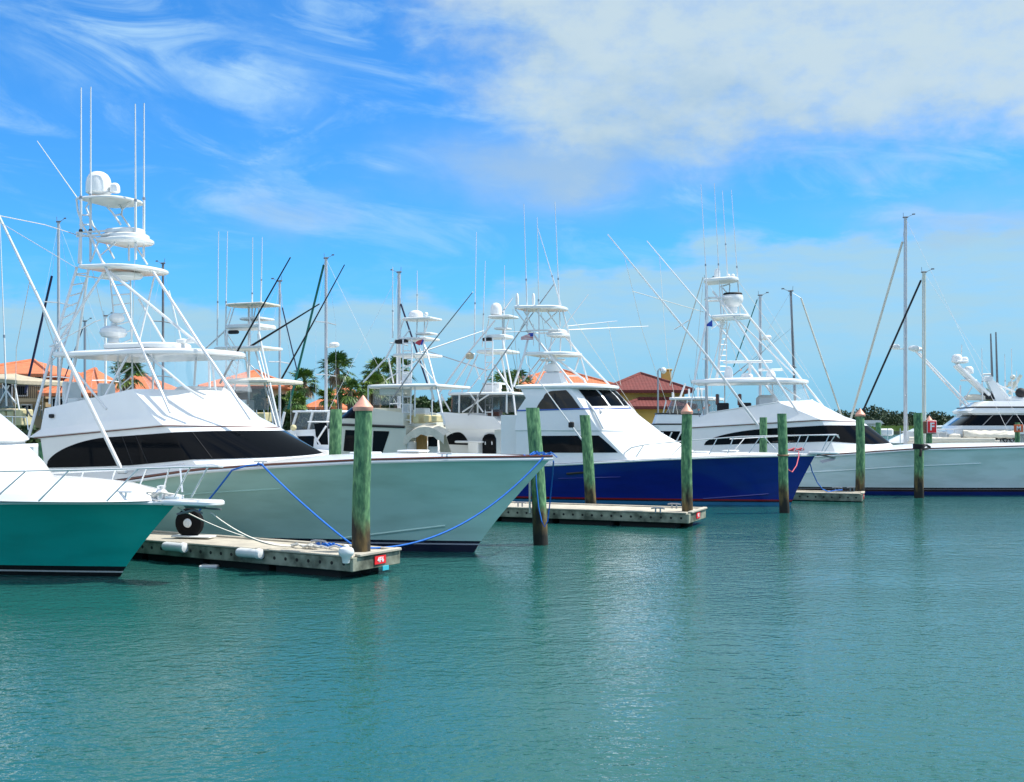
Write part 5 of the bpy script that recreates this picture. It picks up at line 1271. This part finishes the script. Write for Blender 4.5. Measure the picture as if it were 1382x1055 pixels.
# ------------------------------------------------------------------ ropes
def sag(a, b, s, n=16): return [a.lerp(b, i/n)-Vector((0, 0, s*4*(i/n)*(1-i/n))) for i in range(n+1)]
def wpt(B, px, py, la): 
    p = B.L(px, py, la); return B.S+B.f*p.x+B.l*p.y+Vector((0, 0, p.z))
def rope(pts, r, mat, label, group='mooring ropes'):
    c = pts[0].copy()
    o = MB().tube([p-c for p in pts], r, 6).build('mooring_rope', M[mat], None, 60); o.location = c
    return tag(o, label, 'rope', group)
a = wpt(BA, 353, 626.5, -2.42); b = onz(474, 734, .44)
rope([a+Vector((-.1, 0, .02)), a]+sag(a, b, .06)[1:], .021, 'rope_b', 'taut blue rope from the pale boat rail down to the nearest capped piling')
m_ = wpt(BA, 313, 634.5, -2.5); e_ = onz(243, 716, .46)
rope([a, a.lerp(m_, .5)+Vector((0, 0, .04)), m_]+sag(m_, e_, .06)[1:], .021, 'rope_b', 'blue rope from the pale boat rail towards the teal boat pulpit')
a = wpt(BA, 733, 617.5, -.12); b = onz(498, 739.5, .46)
rope(sag(a, b, .52, 24), .021, 'rope_b', 'sagging blue bow rope of the pale boat running to the nearest capped piling')
mb = MB(); c = wpt(BA, 722, 613, .0)
for k in range(7):
    u = random.uniform(-.35, .2)
    mb.tube([Vector((u+.11*j, random.uniform(-.12, .12), random.uniform(-.02, .03)+.05*math.sin(j*2+k))) for j in range(4)], .014, 5)
o = mb.build('rope_bundle', M['rope_b']); o.location = c; tag(o, 'tangled blue rope bundle on the pale boat bow', 'rope')
Yp = 27.0
rope([at(723, 632, Yp), at(724, 655, Yp), at(727, 685, Yp), at(731, 703, Yp), at(735, 711, Yp), at(739, 703, Yp), at(742, 680, Yp), at(746, 640, Yp-.6), at(747, 622, 25.2)], .018, 'rope_b', 'blue rope loop hanging down the leaning piling at the pale boat bow')
rope(sag(at(715, 640, 27.3), at(715, 692, 27.3), 0), .03, 'rope_w', 'pale rope hanging straight down left of the leaning piling')
a = wpt(BB, 284, 692, 0); b = onz(392, 737, .46)
rope(sag(a, b, .16), .022, 'rope_w', 'thick white rope from the teal boat anchor to the nearest dock')
a = wpt(BB, 240, 685, 0); b = onz(388, 736, .46)
rope(sag(a, b, .12), .014, 'rope_w', 'thin white rope from the teal boat bow to the nearest dock')
mb = MB(); c = onz(420, 738, .46)
dd = Vector((math.cos(math.radians(149)), math.sin(math.radians(149)), 0))
for k in range(10):
    u = random.uniform(-.6, .55)
    mb.tube([dd*(-u)+Vector((0, random.uniform(-.1, .1), 0)), dd*(-u-.18)+Vector((0, random.uniform(-.15, .15), .05)), dd*(-u-.36)+Vector((0, random.uniform(-.1, .1), .01))], .022, 5)
o = mb.build('rope_coil', M['rope_w']); o.location = c; tag(o, 'white rope coil lying on the nearest dock', 'rope')
mb = MB(); c = onz(447, 737.5, .47)
for k in range(6): mb.tube([dd*(-.3+.1*k)+Vector((0, random.uniform(-.08, .08), 0)), dd*(-.15+.1*k)+Vector((0, random.uniform(-.08, .08), .06)), dd*(.1+.08*k)], .02, 5)
o = mb.build('rope_coil', M['rope_b']); o.location = c; tag(o, 'blue rope end lying on the nearest dock beside the corner bumper', 'rope')
a = wpt(BC, 1078, 609, -.35)
rope([a+Vector((-.35, 0, .02)), a, at(1078, 616, 38.6), at(1075, 628, 38.0), at(1069, 637, 37.4), at(1064, 634, 37.15), at(1061, 629, 37.0)], .017, 'rope_r', 'red rope looped from the navy boat bow to the banded piling')
mb = MB()
for k in range(6): mb.tube([Vector((random.uniform(-.3, .25), random.uniform(-.1, .1), 0)), Vector((random.uniform(-.2, .3), 0, .09)), Vector((random.uniform(-.3, .3), .05, .02))], .028, 5)
o = mb.build('rope_bundle', M['rope_r']); o.location = a+Vector((-.1, 0, .03)); tag(o, 'red rope bundle on the navy boat bow', 'rope')
def band(px, py, Y, r, mat, label, turns=1):
    c = at(px, py, Y); mb = MB()
    for k in range(turns): mb.tube([Vector((r*math.cos(q), r*math.sin(q), .05*k+.01*math.sin(q))) for q in [2*PI*j/16 for j in range(16)]], .03, 6, closed=True)
    o = mb.build('rope_band', M[mat]); o.location = c; tag(o, label, 'rope', 'ropes tied round pilings'); return o
band(1057, 614, 37.05, .175, 'rope_n', 'tan rope band round the piling off the navy boat bow')
band(1240, 604.5, 44.7, .21, 'rope_k', 'black rope tied round the piling beside the white hull', 4)
rope([at(1242, 604, 44.5), at(1250, 600.5, 44.9), at(1255, 603, 45.6), at(1252, 605, 45.2), at(1243, 607, 44.45), at(1242, 616, 44.45)], .05, 'rope_k', 'black rope from the black tied piling to the white boat rail')
rope([at(1093, 624, 40.3), at(1096, 636, 41), at(1103, 651, 41.8), at(1110, 660, 42.3), at(1118, 663.5, 42.6), at(1128, 661.5, 42.6), at(1137, 661, 42.6)], .022, 'rope_b', 'thin blue rope from the navy boat bow to the farthest dock')

# ------------------------------------------------------------------ houses
def house(name, blocks, label):
    """blocks: (px0, px1, y_eave, y_ridge, Y, depth, roof, wall, inset) with eave corners read from the photo"""
    o = empty(name, (0, 0, 0)); tag(o, label, 'house', 'tile roofed houses on the shore')
    first = blocks[0]; o.location = at((first[0]+first[1])/2, HY, first[4]); o.location.z = 1.0
    base = o.location.copy()
    for px0, px1, ye, yr, Y, dep, roof, wall, hip in blocks:
        a, b = at(px0, ye, Y)-base, at(px1, ye, Y)-base; ze = a.z; zr = (at(px0, yr, Y+dep/2)-base).z
        ov = .6; y0, y1 = a.y, a.y+dep
        mb = MB().box(((a.x+b.x)/2, (y0+y1)/2, ze/2), (b.x-a.x-2*ov, dep-2*ov, ze-.02))
        w = mb.build('wall', M[wall], o)
        h = min(hip, (b.x-a.x)/2-.05)
        r0, r1 = Vector((a.x+h, (y0+y1)/2, zr)), Vector((b.x-h, (y0+y1)/2, zr))
        c = [Vector((a.x, y0, ze)), Vector((b.x, y0, ze)), Vector((b.x, y1, ze)), Vector((a.x, y1, ze))]
        d = [p-Vector((0, 0, .22)) for p in c]
        rb = MB().add(c+[r0, r1]+d, [(0, 1, 5, 4), (1, 2, 5), (2, 3, 4, 5), (3, 0, 4), (0, 6, 7, 1), (1, 7, 8, 2), (2, 8, 9, 3), (3, 9, 6, 0), (6, 9, 8, 7)])
        rf = rb.build('roof', M[roof], o, 20)
        rd = MB().tube([r0, r1], .16, 6)
        for p, q in ((c[0], r0), (c[1], r1)): rd.tube([p, q], .14, 6)
        rd.build('ridge_tiles', M[roof], rf)
    return o, base
def windows(o, base, lst, Y, mat='glass'):
    for px0, py0, px1, py1 in lst:
        a, b = at(px0, py0, Y)-base, at(px1, py1, Y)-base
        w = MB().rbox(((a.x+b.x)/2, a.y-.02, (a.z+b.z)/2), (b.x-a.x+.2, .1, a.z-b.z+.2), b=.02).build('window', M['white2'], o)
        MB().box(((a.x+b.x)/2, a.y-.08, (a.z+b.z)/2), (b.x-a.x, .04, a.z-b.z)).build('pane', M[mat], w)
o, ba = house('house', [(-70, 68, 504, 486, 78, 11, 'roof_o', 'tan', 5), (52, 138, 530, 498, 76, 9, 'roof_o', 'tan', 4)], 'two storey tan house with orange tile roofs and dark balcony windows at the left edge')
windows(o, ba, [(5, 508, 16, 533), (24, 508, 36, 533), (-30, 508, -15, 533), (48, 508, 56, 520), (8, 550, 22, 560), (30, 547, 42, 560)], 78.5)
a, b = at(-40, 540, 77)-ba, at(62, 540, 77)-ba
MB().box(((a.x+b.x)/2, a.y+.3, a.z), (b.x-a.x, 1.4, .25)).build('balcony_slab', M['sand'], o)
mb = MB().tube([(a.x, a.y-.3, a.z+1.0), (b.x, a.y-.3, a.z+1.0)], .04, 5)
for k in range(40): mb.tube([(a.x+(b.x-a.x)*k/39, a.y-.3, a.z+.1), (a.x+(b.x-a.x)*k/39, a.y-.3, a.z+1.0)], .02, 4)
mb.build('balcony_rail', M['dpaint'], o)
windows(o, ba, [(72, 538, 86, 556), (96, 538, 108, 556)], 76.5)
o, ba = house('house', [(118, 222, 529, 505, 92, 9, 'roof_o', 'sand', 4.5)], 'orange roofed house seen under the pale boat hardtop beside a palm')
windows(o, ba, [(135, 535, 148, 550), (180, 535, 195, 550)], 92.5)
o, ba = house('house', [(268, 388, 521, 500, 98, 10, 'roof_o', 'sand', 4.8)], 'orange roofed house behind the ladder tower of the beige canopy boat')
o, ba = house('house', [(412, 458, 549, 535, 100, 8, 'roof_o', 'sand', 1.5), (437, 480, 533, 521, 106, 8, 'roof_o', 'sand', 1.4)], 'sand coloured house with two stepped orange roofs below the taller lone palm')
windows(o, ba, [(422, 552, 432, 562), (440, 552, 450, 562)], 100.5)
windows(o, ba, [(446, 537, 454, 545), (462, 537, 470, 545)], 106.5)
o, ba = house('house', [(482, 530, 531, 517, 112, 8, 'roof_o', 'sand', 1.8)], 'small orange roofed house under the twin palms')
o, ba = house('house', [(672, 838, 521, 499, 96, 11, 'roof_o', 'sand', 5)], 'house with a broad orange roof behind the navy boat enclosed bridge')
o, ba = house('house', [(812, 936, 526, 504, 84, 9, 'roof_m', 'ystucco', 3.6), (838, 940, 548, 538, 82.5, 3.6, 'roof_m', 'ystucco', 1.6)], 'yellow house with maroon tile roofs and a chimney')
a = at(899, 500, 89)-ba
MB().rbox((a.x, a.y, a.z-.6), (.75, .75, 1.3)).rbox((a.x, a.y, a.z+.05), (.9, .9, .14)).build('chimney', M['ystucco'], o)

# street lamp
p = at(888, HY, 72)
o = empty('street_lamp', (p.x, p.y, 1.0)); tag(o, 'slim grey lamp post with a white globe in front of the yellow house', 'street lamp')
zt = at(888, 500, 72).z-1.0
MB().tube([(0, 0, 0), (0, 0, zt)], .07, 8, .05).build('post', M['grey'], o)
MB().tube([(0, 0, zt), (.1, 0, zt+.12), (.35, 0, zt+.1)], .04, 6).build('arm', M['grey'], o)
MB().ball((.35, 0, zt), .2, sz=1.1).build('globe', M['white2'], o)

# ------------------------------------------------------------------ vegetation
def palm(px, pyc, Y, R, label, seed, mats=('frond', 'frond_y'), skirt=True, zg=1.0, name='palm_tree'):
    rnd = random.Random(seed)
    c = at(px, pyc, Y); base = Vector((c.x+rnd.uniform(-.3, .3), Y, zg))
    o = empty(name, base); tag(o, label, 'palm', 'fan palms on the shore')
    top = c-base; n = 9
    pts = [Vector((top.x*(i/n)**1.5, 0, top.z*i/n)) for i in range(n+1)]
    MB().tube(pts, .21, 9, .16).build('trunk', M['trunk'], o)
    def fan(mb, az, el, ln, fr, droop):
        d = Vector((math.cos(az)*math.cos(el), math.sin(az)*math.cos(el), math.sin(el)))
        side = d.cross(Vector((0, 0, 1))); side = side.normalized() if side.length > .01 else Vector((1, 0, 0))
        upv = side.cross(d).normalized()
        q = top+d*ln
        mb.tube([top, top+d*ln*.6+Vector((0, 0, .03)), q], .02, 4)
        for k in range(13):
            a = (k-6)/6*1.75
            dd = d*math.cos(a)+side*math.sin(a)*1.0
            l2 = fr*(1-.25*abs(k-6)/6)*rnd.uniform(.85, 1.1)
            mid = q+dd*l2*.55+upv*.04*(1 if k % 2 else -1)-Vector((0, 0, droop*l2*.15))
            tip = q+dd*l2-Vector((0, 0, droop*l2*.55))
            w = side*math.cos(a)*.05-d*math.sin(a)*.05
            mb.add([q, mid+w, tip, mid-w], [(0, 1, 2, 3)])
    g1, g2, g3 = MB(), MB(), MB()
    for i in range(40):
        az = rnd.uniform(0, 2*PI); el = rnd.uniform(-.75, 1.45)
        fan(g2 if rnd.random() < .3 else g1, az, el, R*rnd.uniform(.4, .58), R*rnd.uniform(.46, .62), .45+.3*max(0, -el)+.2)
    cr = g1.build('crown', M[mats[0]], o); g2.build('young_fronds', M[mats[1]], o)
    if skirt:
        for i in range(16):
            fan(g3, rnd.uniform(0, 2*PI), rnd.uniform(-1.45, -.85), R*rnd.uniform(.3, .6), R*.42, 1.1)
        g3.build('dead_fronds', M['dead'], o)
    return o
palm(411, 515, 78, 1.35, 'palm left of the silver mast with the teal furled jib', 1)
palm(455, 497, 74, 1.45, 'lone palm with a brown skirt right of the mast with the teal furled jib', 2)
palm(511, 503, 80, 1.5, 'darker palm of the pair behind the cream boat tower, left one', 3)
palm(537, 500, 82, 1.5, 'palm of the pair behind the cream boat tower, touching the dark furled jib mast', 4)
palm(503, 520, 76, 1.2, 'bright young palm below the pair behind the cream boat tower', 5, ('frond_y', 'frond_y'), False)
palm(441, 537, 72, .9, 'small bright palm at the edge of the stepped orange roofs', 6, ('frond_y', 'frond'), False)
palm(473, 528, 70, 1.15, 'short bushy palm just left of the nearest copper cap', 7, ('frond', 'frond_y'), False)
palm(172, 505, 74, 1.5, 'palm seen under the pale boat hardtop', 8)
palm(678, 522, 74, 1.6, 'palm behind the smoky enclosure boat, left of the bridge roof', 9, ('frond', 'frond_y'), False)
palm(699, 520, 76, 1.6, 'palm touching the navy boat bridge roof', 10, ('frond', 'frond_y'))
palm(398, 543, 70, 1.0, 'low palm under the taller left palm', 11, ('frond_y', 'frond'), False)
palm(1338, 537, 90, 1.1, 'single palm behind the yacht radar arch', 12, ('frond', 'frond'), True)
palm(495, 523, 96, 1.2, 'far palm beside the small orange roof', 13, ('frond', 'frond'), True)

def leafy(mb, c, rx, ry, rz, n, s, rnd):
    for _ in range(n):
        while True:
            p = Vector((rnd.uniform(-1, 1), rnd.uniform(-1, 1), rnd.uniform(-1, 1)))
            if .25 < p.length < 1: break
        q = Vector((c[0]+p.x*rx, c[1]+p.y*ry, c[2]+p.z*rz))
        u = Vector((rnd.gauss(0, 1), rnd.gauss(0, 1), rnd.gauss(0, 1))).normalized(); v = u.cross(Vector((rnd.gauss(0, 1), rnd.gauss(0, 1), rnd.gauss(0, 1)))).normalized()
        k = s*rnd.uniform(.6, 1.3)
        mb.add([q+u*k, q+v*k*.5, q-u*k, q-v*k*.5], [(0, 1, 2, 3)])
def tree(px, ytop, Y, wpx, label, seed, n=900, name='leafy_tree', zg=1.0, s=.22):
    rnd = random.Random(seed); t = at(px, ytop, Y); R = wpx/2*Y/F; base = Vector((t.x, Y, zg)); hgt = t.z-zg
    o = empty(name, base); tag(o, label, 'tree', 'dense green trees on the shore')
    tr = MB().tube([(0, 0, 0), (.1, 0, hgt*.35), (0, .1, hgt*.7)], .2, 7, .08)
    for k in range(4): 
        a = rnd.uniform(0, 6.28); tr.tube([(0, 0, hgt*.3), (R*.6*math.cos(a), R*.6*math.sin(a), hgt*.65)], .08, 5, .03)
    tr.build('trunk', M['trunk'], o)
    mb = MB()
    for k in range(13):
        a = rnd.uniform(0, 6.28); d = rnd.uniform(.1, .8)*R
        zc = hgt*rnd.uniform(.3, .82); rr = R*rnd.uniform(.3, .5)
        leafy(mb, (d*math.cos(a), d*math.sin(a), zc), rr, rr, min(rr, hgt-zc), n//6, s*1.25, rnd)
    mb.build('crown', M['leaf'], o)
    return o
tree(374, 513, 82, 40, 'dark tree right of the beige canopy', 21)
tree(395, 530, 80, 36, 'low dark tree between the beige canopy and the teal furled jib', 22)
tree(355, 512, 90, 30, 'dark tree top rising over the beige canopy', 23, 600)
tree(548, 528, 84, 60, 'wide dark tree seen through the cream boat bridge', 24, 1100)
tree(580, 533, 82, 52, 'dark tree just right of the cream boat hardtop', 25, 1000)
tree(620, 521, 92, 62, 'round dark tree top above the smoky enclosure', 26, 1000)
tree(655, 525, 94, 40, 'dark tree behind the radar pedestal of the smoky enclosure boat', 27, 800)
tree(488, 536, 74, 40, 'leafy shrub behind the nearest copper cap', 28)
tree(420, 552, 72, 46, 'bright low shrub at the foot of the left palm', 29, 700)
tree(697, 535, 72, 40, 'shrubby tree between the smoky enclosure and navy boat bridge', 30, 700)
tree(120, 540, 88, 60, 'low shrub between the two left orange roofed houses', 31, 700)
tree(20, 548, 72, 60, 'shrub in front of the tan house', 32, 700)
tree(250, 528, 96, 60, 'tree hidden behind the pale boat hardtop front', 33, 700)

# far wood across the marsh: one mass
rnd = random.Random(5); mb = MB()
for i in range(260):
    x = rnd.uniform(90, 330); y = rnd.uniform(372, 400); h = rnd.uniform(4.0, 6.2)*(1+.22*math.sin(x*.06)+.12*math.sin(x*.21))*(1.15 if x < 150 else 1)
    for k in range(2): leafy(mb, (x+rnd.uniform(-2, 2), y+rnd.uniform(-2, 2), 1+h*rnd.uniform(.3, .62)), 3.6, 3, h*.36, 110, .55, rnd)
tag(mb.build('treeline', M['wood_leaf']), 'low dark wood along the far shore of the marsh', 'treeline', kind='stuff')
rnd = random.Random(6); mb = MB()
for i in range(5200):
    x = rnd.uniform(80, 300); y = rnd.uniform(322, 360); h = rnd.uniform(.8, 1.7)
    w = rnd.uniform(.4, 1.0)
    mb.add([(x-w, y, .8), (x+w, y, .8), (x+w*.6, y+.2, .9+h), (x-w*.5, y+.2, .9+h*rnd.uniform(.7, 1))], [(0, 1, 2, 3)])
tag(mb.build('marsh_grass', M['marsh']), 'bright marsh grass on the far shore', 'grass', kind='stuff')
o = empty('house', (142, 352, 1)); tag(o, 'tiny white building at the foot of the far wood', 'house', None)
a = at(1165, 575, 352); MB().box((a.x-142, 0, .9), (10, 6, 2.4)).build('wall', M['white2'], o)
MB().prism([(a.x-142-5.6, -3.6, 2.1), (a.x-142+5.6, -3.6, 2.1), (a.x-142+4.4, -3.6, 3.2), (a.x-142-4.4, -3.6, 3.2)], (0, 7, 0)).build('roof', M['white2'], o)
o.location.x = 142

# ------------------------------------------------------------------ ground, water
g = MB()
shore = [(-600, 66), (12, 68), (14, 69), (22, 110), (60, 318), (900, 330), (2500, 900), (2500, 2600), (-2500, 2600), (-2500, 66)]
g.add([(x, y, .95) for x, y in shore]+[(x, y, -1.5) for x, y in shore], [tuple(range(len(shore)))]+[(i, i+1, len(shore)+i+1, len(shore)+i) for i in range(len(shore)-1)])
tag(g.build('ground', M['ground']), kind='structure')

def water_mat():
    m = bpy.data.materials.new('harbour water')
    nt, p = nodes(m); N, K = nt.nodes.new, nt.links.new
    p.inputs['Base Color'].default_value = (.014, .092, .082, 1)
    p.inputs['Roughness'].default_value = .07; p.inputs['IOR'].default_value = 1.33
    tc = N('ShaderNodeTexCoord')
    def noise(scale, st, det, rot=0, rough=.55, dist=0):
        mp = N('ShaderNodeMapping'); mp.inputs['Scale'].default_value = st; mp.inputs['Rotation'].default_value = (0, 0, rot)
        K(tc.outputs['Object'], mp.inputs[0])
        n = N('ShaderNodeTexNoise'); n.inputs['Scale'].default_value = scale; n.inputs['Detail'].default_value = det; n.inputs['Roughness'].default_value = rough; n.inputs['Distortion'].default_value = dist
        K(mp.outputs[0], n.inputs[0]); return n.outputs[0]
    def mul(a, k):
        q = N('ShaderNodeMath'); q.operation = 'MULTIPLY'; K(a, q.inputs[0])
        if isinstance(k, (int, float)): q.inputs[1].default_value = k
        else: K(k, q.inputs[1])
        return q.outputs[0]
    def add(a, b):
        q = N('ShaderNodeMath'); q.operation = 'ADD'; K(a, q.inputs[0]); K(b, q.inputs[1]); return q.outputs[0]
    small = noise(7.0, (.9, 1.2, 1), 2, .25, .5, .3); fine = noise(17, (.9, 1.1, 1), 2, -.4, .5, .2)
    mid = noise(2.3, (.85, 1.3, 1), 2, -.2, .5, .2)
    big = noise(.45, (.7, 1.4, 1), 1, .4)
    patch = noise(.11, (1, 1.8, 1), 3, .2)
    mr = N('ShaderNodeMapRange'); mr.inputs[1].default_value = .36; mr.inputs[2].default_value = .66; mr.inputs[3].default_value = .55; mr.inputs[4].default_value = 1.25
    K(patch, mr.inputs[0])
    h = add(mul(add(mul(small, .019), mul(fine, .007)), mr.outputs[0]), add(mul(mid, .022), mul(big, .022)))
    b = N('ShaderNodeBump'); b.inputs['Strength'].default_value = 1.0; b.inputs['Distance'].default_value = 1.0
    K(h, b.inputs['Height']); K(b.outputs[0], p.inputs['Normal'])
    return m
w = MB(); w.add([(-2600, -60, 0), (2600, -60, 0), (2600, 2600, 0), (-2600, 2600, 0)], [(0, 1, 2, 3)])
tag(w.build('water', water_mat()), kind='structure')

# ------------------------------------------------------------------ sky and sun
SUN_AZ, SUN_EL = math.radians(80), math.radians(56)      # clockwise from the view direction
def sky():
    wd = bpy.data.worlds.new('World'); scene.world = wd; wd.use_nodes = True
    nt = wd.node_tree; N, K = nt.nodes.new, nt.links.new
    bg = nt.nodes['Background']; bg.inputs[1].default_value = .1
    sk = N('ShaderNodeTexSky'); sk.sky_type = 'NISHITA'; sk.sun_disc = False; sk.sun_elevation = SUN_EL; sk.sun_rotation = SUN_AZ
    sk.air_density = 1.0; sk.dust_density = .3; sk.ozone_density = 2.5
    def m(op, a, b=None, c=None, clamp=False):
        q = N('ShaderNodeMath'); q.operation = op; q.use_clamp = clamp
        for i, v in enumerate((a, b, c)):
            if v is None: continue
            if isinstance(v, (int, float)): q.inputs[i].default_value = v
            else: K(v, q.inputs[i])
        return q.outputs[0]
    def step(v, a, b):
        q = N('ShaderNodeMapRange'); q.interpolation_type = 'SMOOTHSTEP'
        K(v, q.inputs[0])
        for i, x in ((1, a), (2, b)):
            if isinstance(x, (int, float)): q.inputs[i].default_value = x
            else: K(x, q.inputs[i])
        return q.outputs[0]
    tc = N('ShaderNodeTexCoord'); sx = N('ShaderNodeSeparateXYZ'); K(tc.outputs['Generated'], sx.inputs[0])
    A = m('ARCTAN2', sx.outputs[0], sx.outputs[1]); E = m('ARCSINE', sx.outputs[2])
    def noise(sa, se, det, rough=.6, ox=0.0, shear=0.0, dist=0.0):
        cb = N('ShaderNodeCombineXYZ'); K(m('ADD', m('MULTIPLY', m('ADD', A, m('MULTIPLY', E, shear)), sa), ox), cb.inputs[0]); K(m('MULTIPLY', E, se), cb.inputs[1])
        n = N('ShaderNodeTexNoise'); n.inputs['Scale'].default_value = 1; n.inputs['Detail'].default_value = det; n.inputs['Roughness'].default_value = rough; n.inputs['Distortion'].default_value = dist
        K(cb.outputs[0], n.inputs[0]); return n.outputs[0]
    n1 = noise(9, 16, 7, .55, 3.1); n2 = noise(22, 34, 6, .6, 7.7); n3 = noise(6, 17, 8, .62, 1.3, 1.1, 1.1); n4 = noise(14, 60, 6, .6, 5.0)
    d1 = m('SUBTRACT', n1, .5); d2 = m('SUBTRACT', n2, .5)
    warp = m('ADD', m('MULTIPLY', d1, .16), m('MULTIPLY', d2, .05))
    # cumulus bank high on the right
    low = step(m('ADD', E, warp), .190, .275)
    left = step(m('ADD', m('SUBTRACT', A, m('MULTIPLY', m('SUBTRACT', .26, E), .85)), m('MULTIPLY', warp, 1.5)), -.04, .10)
    c1 = m('MULTIPLY', m('MULTIPLY', m('MULTIPLY', low, left), step(A, 1.3, .75)), m('ADD', .70, m('MULTIPLY', step(n2, .28, .60), .24)))
    n5 = noise(2.6, 5.5, 6, .58, 9.0)
    back = m('MULTIPLY', m('MULTIPLY', step(m('ABSOLUTE', A), .8, 1.2), step(n5, .42, .56)), m('MULTIPLY', step(E, .12, .35), .95))  # unseen bright clouds behind the camera, added to fill the shaded sides
    # soft grey skirt
    def blob(a0, e0, ra, re):
        u = m('DIVIDE', m('SUBTRACT', m('ADD', A, m('MULTIPLY', d2, .10)), a0), ra); v = m('DIVIDE', m('SUBTRACT', m('ADD', E, m('MULTIPLY', d1, .09)), e0), re)
        return m('POWER', 2.718, m('MULTIPLY', -1.0, m('ADD', m('MULTIPLY', u, u), m('MULTIPLY', v, v))))
    sk1 = m('MULTIPLY', m('MAXIMUM', m('MAXIMUM', blob(.03, .225, .10, .032), m('MULTIPLY', blob(.39, .175, .08, .016), .8)), m('MULTIPLY', blob(-.20, .19, .05, .02), .6)), .74)
    # thin streaks
    wi = m('MULTIPLY', step(n3, .46, .76), m('MULTIPLY', step(E, .10, .2), .62))
    wb = m('MULTIPLY', m('MAXIMUM', m('MAXIMUM', blob(-.33, .325, .085, .045), blob(-.24, .30, .06, .03)), m('MULTIPLY', blob(-.13, .225, .09, .018), .7)), step(n3, .36, .62))
    wi = m('MAXIMUM', wi, m('MULTIPLY', wb, .9))
    # low bright band
    edge = m('ADD', m('ADD', .108, m('MULTIPLY', step(A, -.12, .2), .05)), m('ADD', m('MULTIPLY', d1, .09), m('MULTIPLY', m('SUBTRACT', n4, .5), .03)))
    band = m('MULTIPLY', step(m('MULTIPLY', E, -1.0), m('MULTIPLY', m('ADD', edge, .012), -1.0), m('MULTIPLY', m('SUBTRACT', edge, .012), -1.0)), m('ADD', .66, m('MULTIPLY', step(n4, .3, .65), .26)))
    band = m('MULTIPLY', band, m('ADD', .35, m('MULTIPLY', step(E, .02, .09), .65)))
    def mix(fac, a, col):
        q = N('ShaderNodeMix'); q.data_type = 'RGBA'; K(fac, q.inputs[0]); K(a, q.inputs[6])
        if isinstance(col, tuple): q.inputs[7].default_value = (*col, 1)
        else: K(col, q.inputs[7])
        return q.outputs[2]
    mu = N('ShaderNodeMix'); mu.data_type = 'RGBA'; mu.blend_type = 'MULTIPLY'; mu.inputs[0].default_value = 1; K(sk.outputs[0], mu.inputs[6]); mu.inputs[7].default_value = (.27, .84, 1.36, 1)
    c = mu.outputs[2]
    c = mix(m('MULTIPLY', step(E, .16, .0), .8), c, (1.35, 3.3, 5.1))
    c = mix(wi, c, (3.2, 5.0, 6.6))
    c = mix(band, c, (2.7, 4.4, 5.4))
    c = mix(sk1, c, (2.8, 3.9, 4.9))
    shade = N('ShaderNodeMix'); shade.data_type = 'RGBA'; K(step(m('ADD', m('ADD', E, m('MULTIPLY', A, .18)), m('MULTIPLY', d1, .35)), .20, .37), shade.inputs[0])
    shade.inputs[6].default_value = (2.4, 3.6, 4.75, 1); shade.inputs[7].default_value = (3.9, 4.85, 5.35, 1)
    c = mix(c1, c, shade.outputs[2])
    c = mix(back, c, (8.5, 9.0, 9.2))
    K(c, bg.inputs[0])
sky()
ld = bpy.data.lights.new('sun', 'SUN'); ld.energy = 4.2; ld.angle = math.radians(.5); ld.color = (1, .955, .88)
lo_ = bpy.data.objects.new('sun', ld); COL.objects.link(lo_)
sd = Vector((math.sin(SUN_AZ)*math.cos(SUN_EL), math.cos(SUN_AZ)*math.cos(SUN_EL), math.sin(SUN_EL)))
lo_.rotation_euler = sd.to_track_quat('Z', 'Y').to_euler(); lo_.location = (20, 0, 40)

# ------------------------------------------------------------------ camera
cd = bpy.data.cameras.new('camera'); cam = bpy.data.objects.new('camera', cd); COL.objects.link(cam); scene.camera = cam
cd.sensor_width = 36; cd.lens = 36*F/1382; cd.shift_y = (HY-527.5)/1382; cd.clip_end = 6000; cd.clip_start = .1
cam.location = (0, 0, EYE); cam.rotation_euler = (PI/2, 0, 0)
scene.view_settings.view_transform = 'Standard'; scene.view_settings.look = 'None'; scene.view_settings.exposure = 0.6; scene.view_settings.gamma = 1
scene.view_settings.use_curve_mapping = False
scene.cycles.max_bounces = 6; scene.cycles.transparent_max_bounces = 12
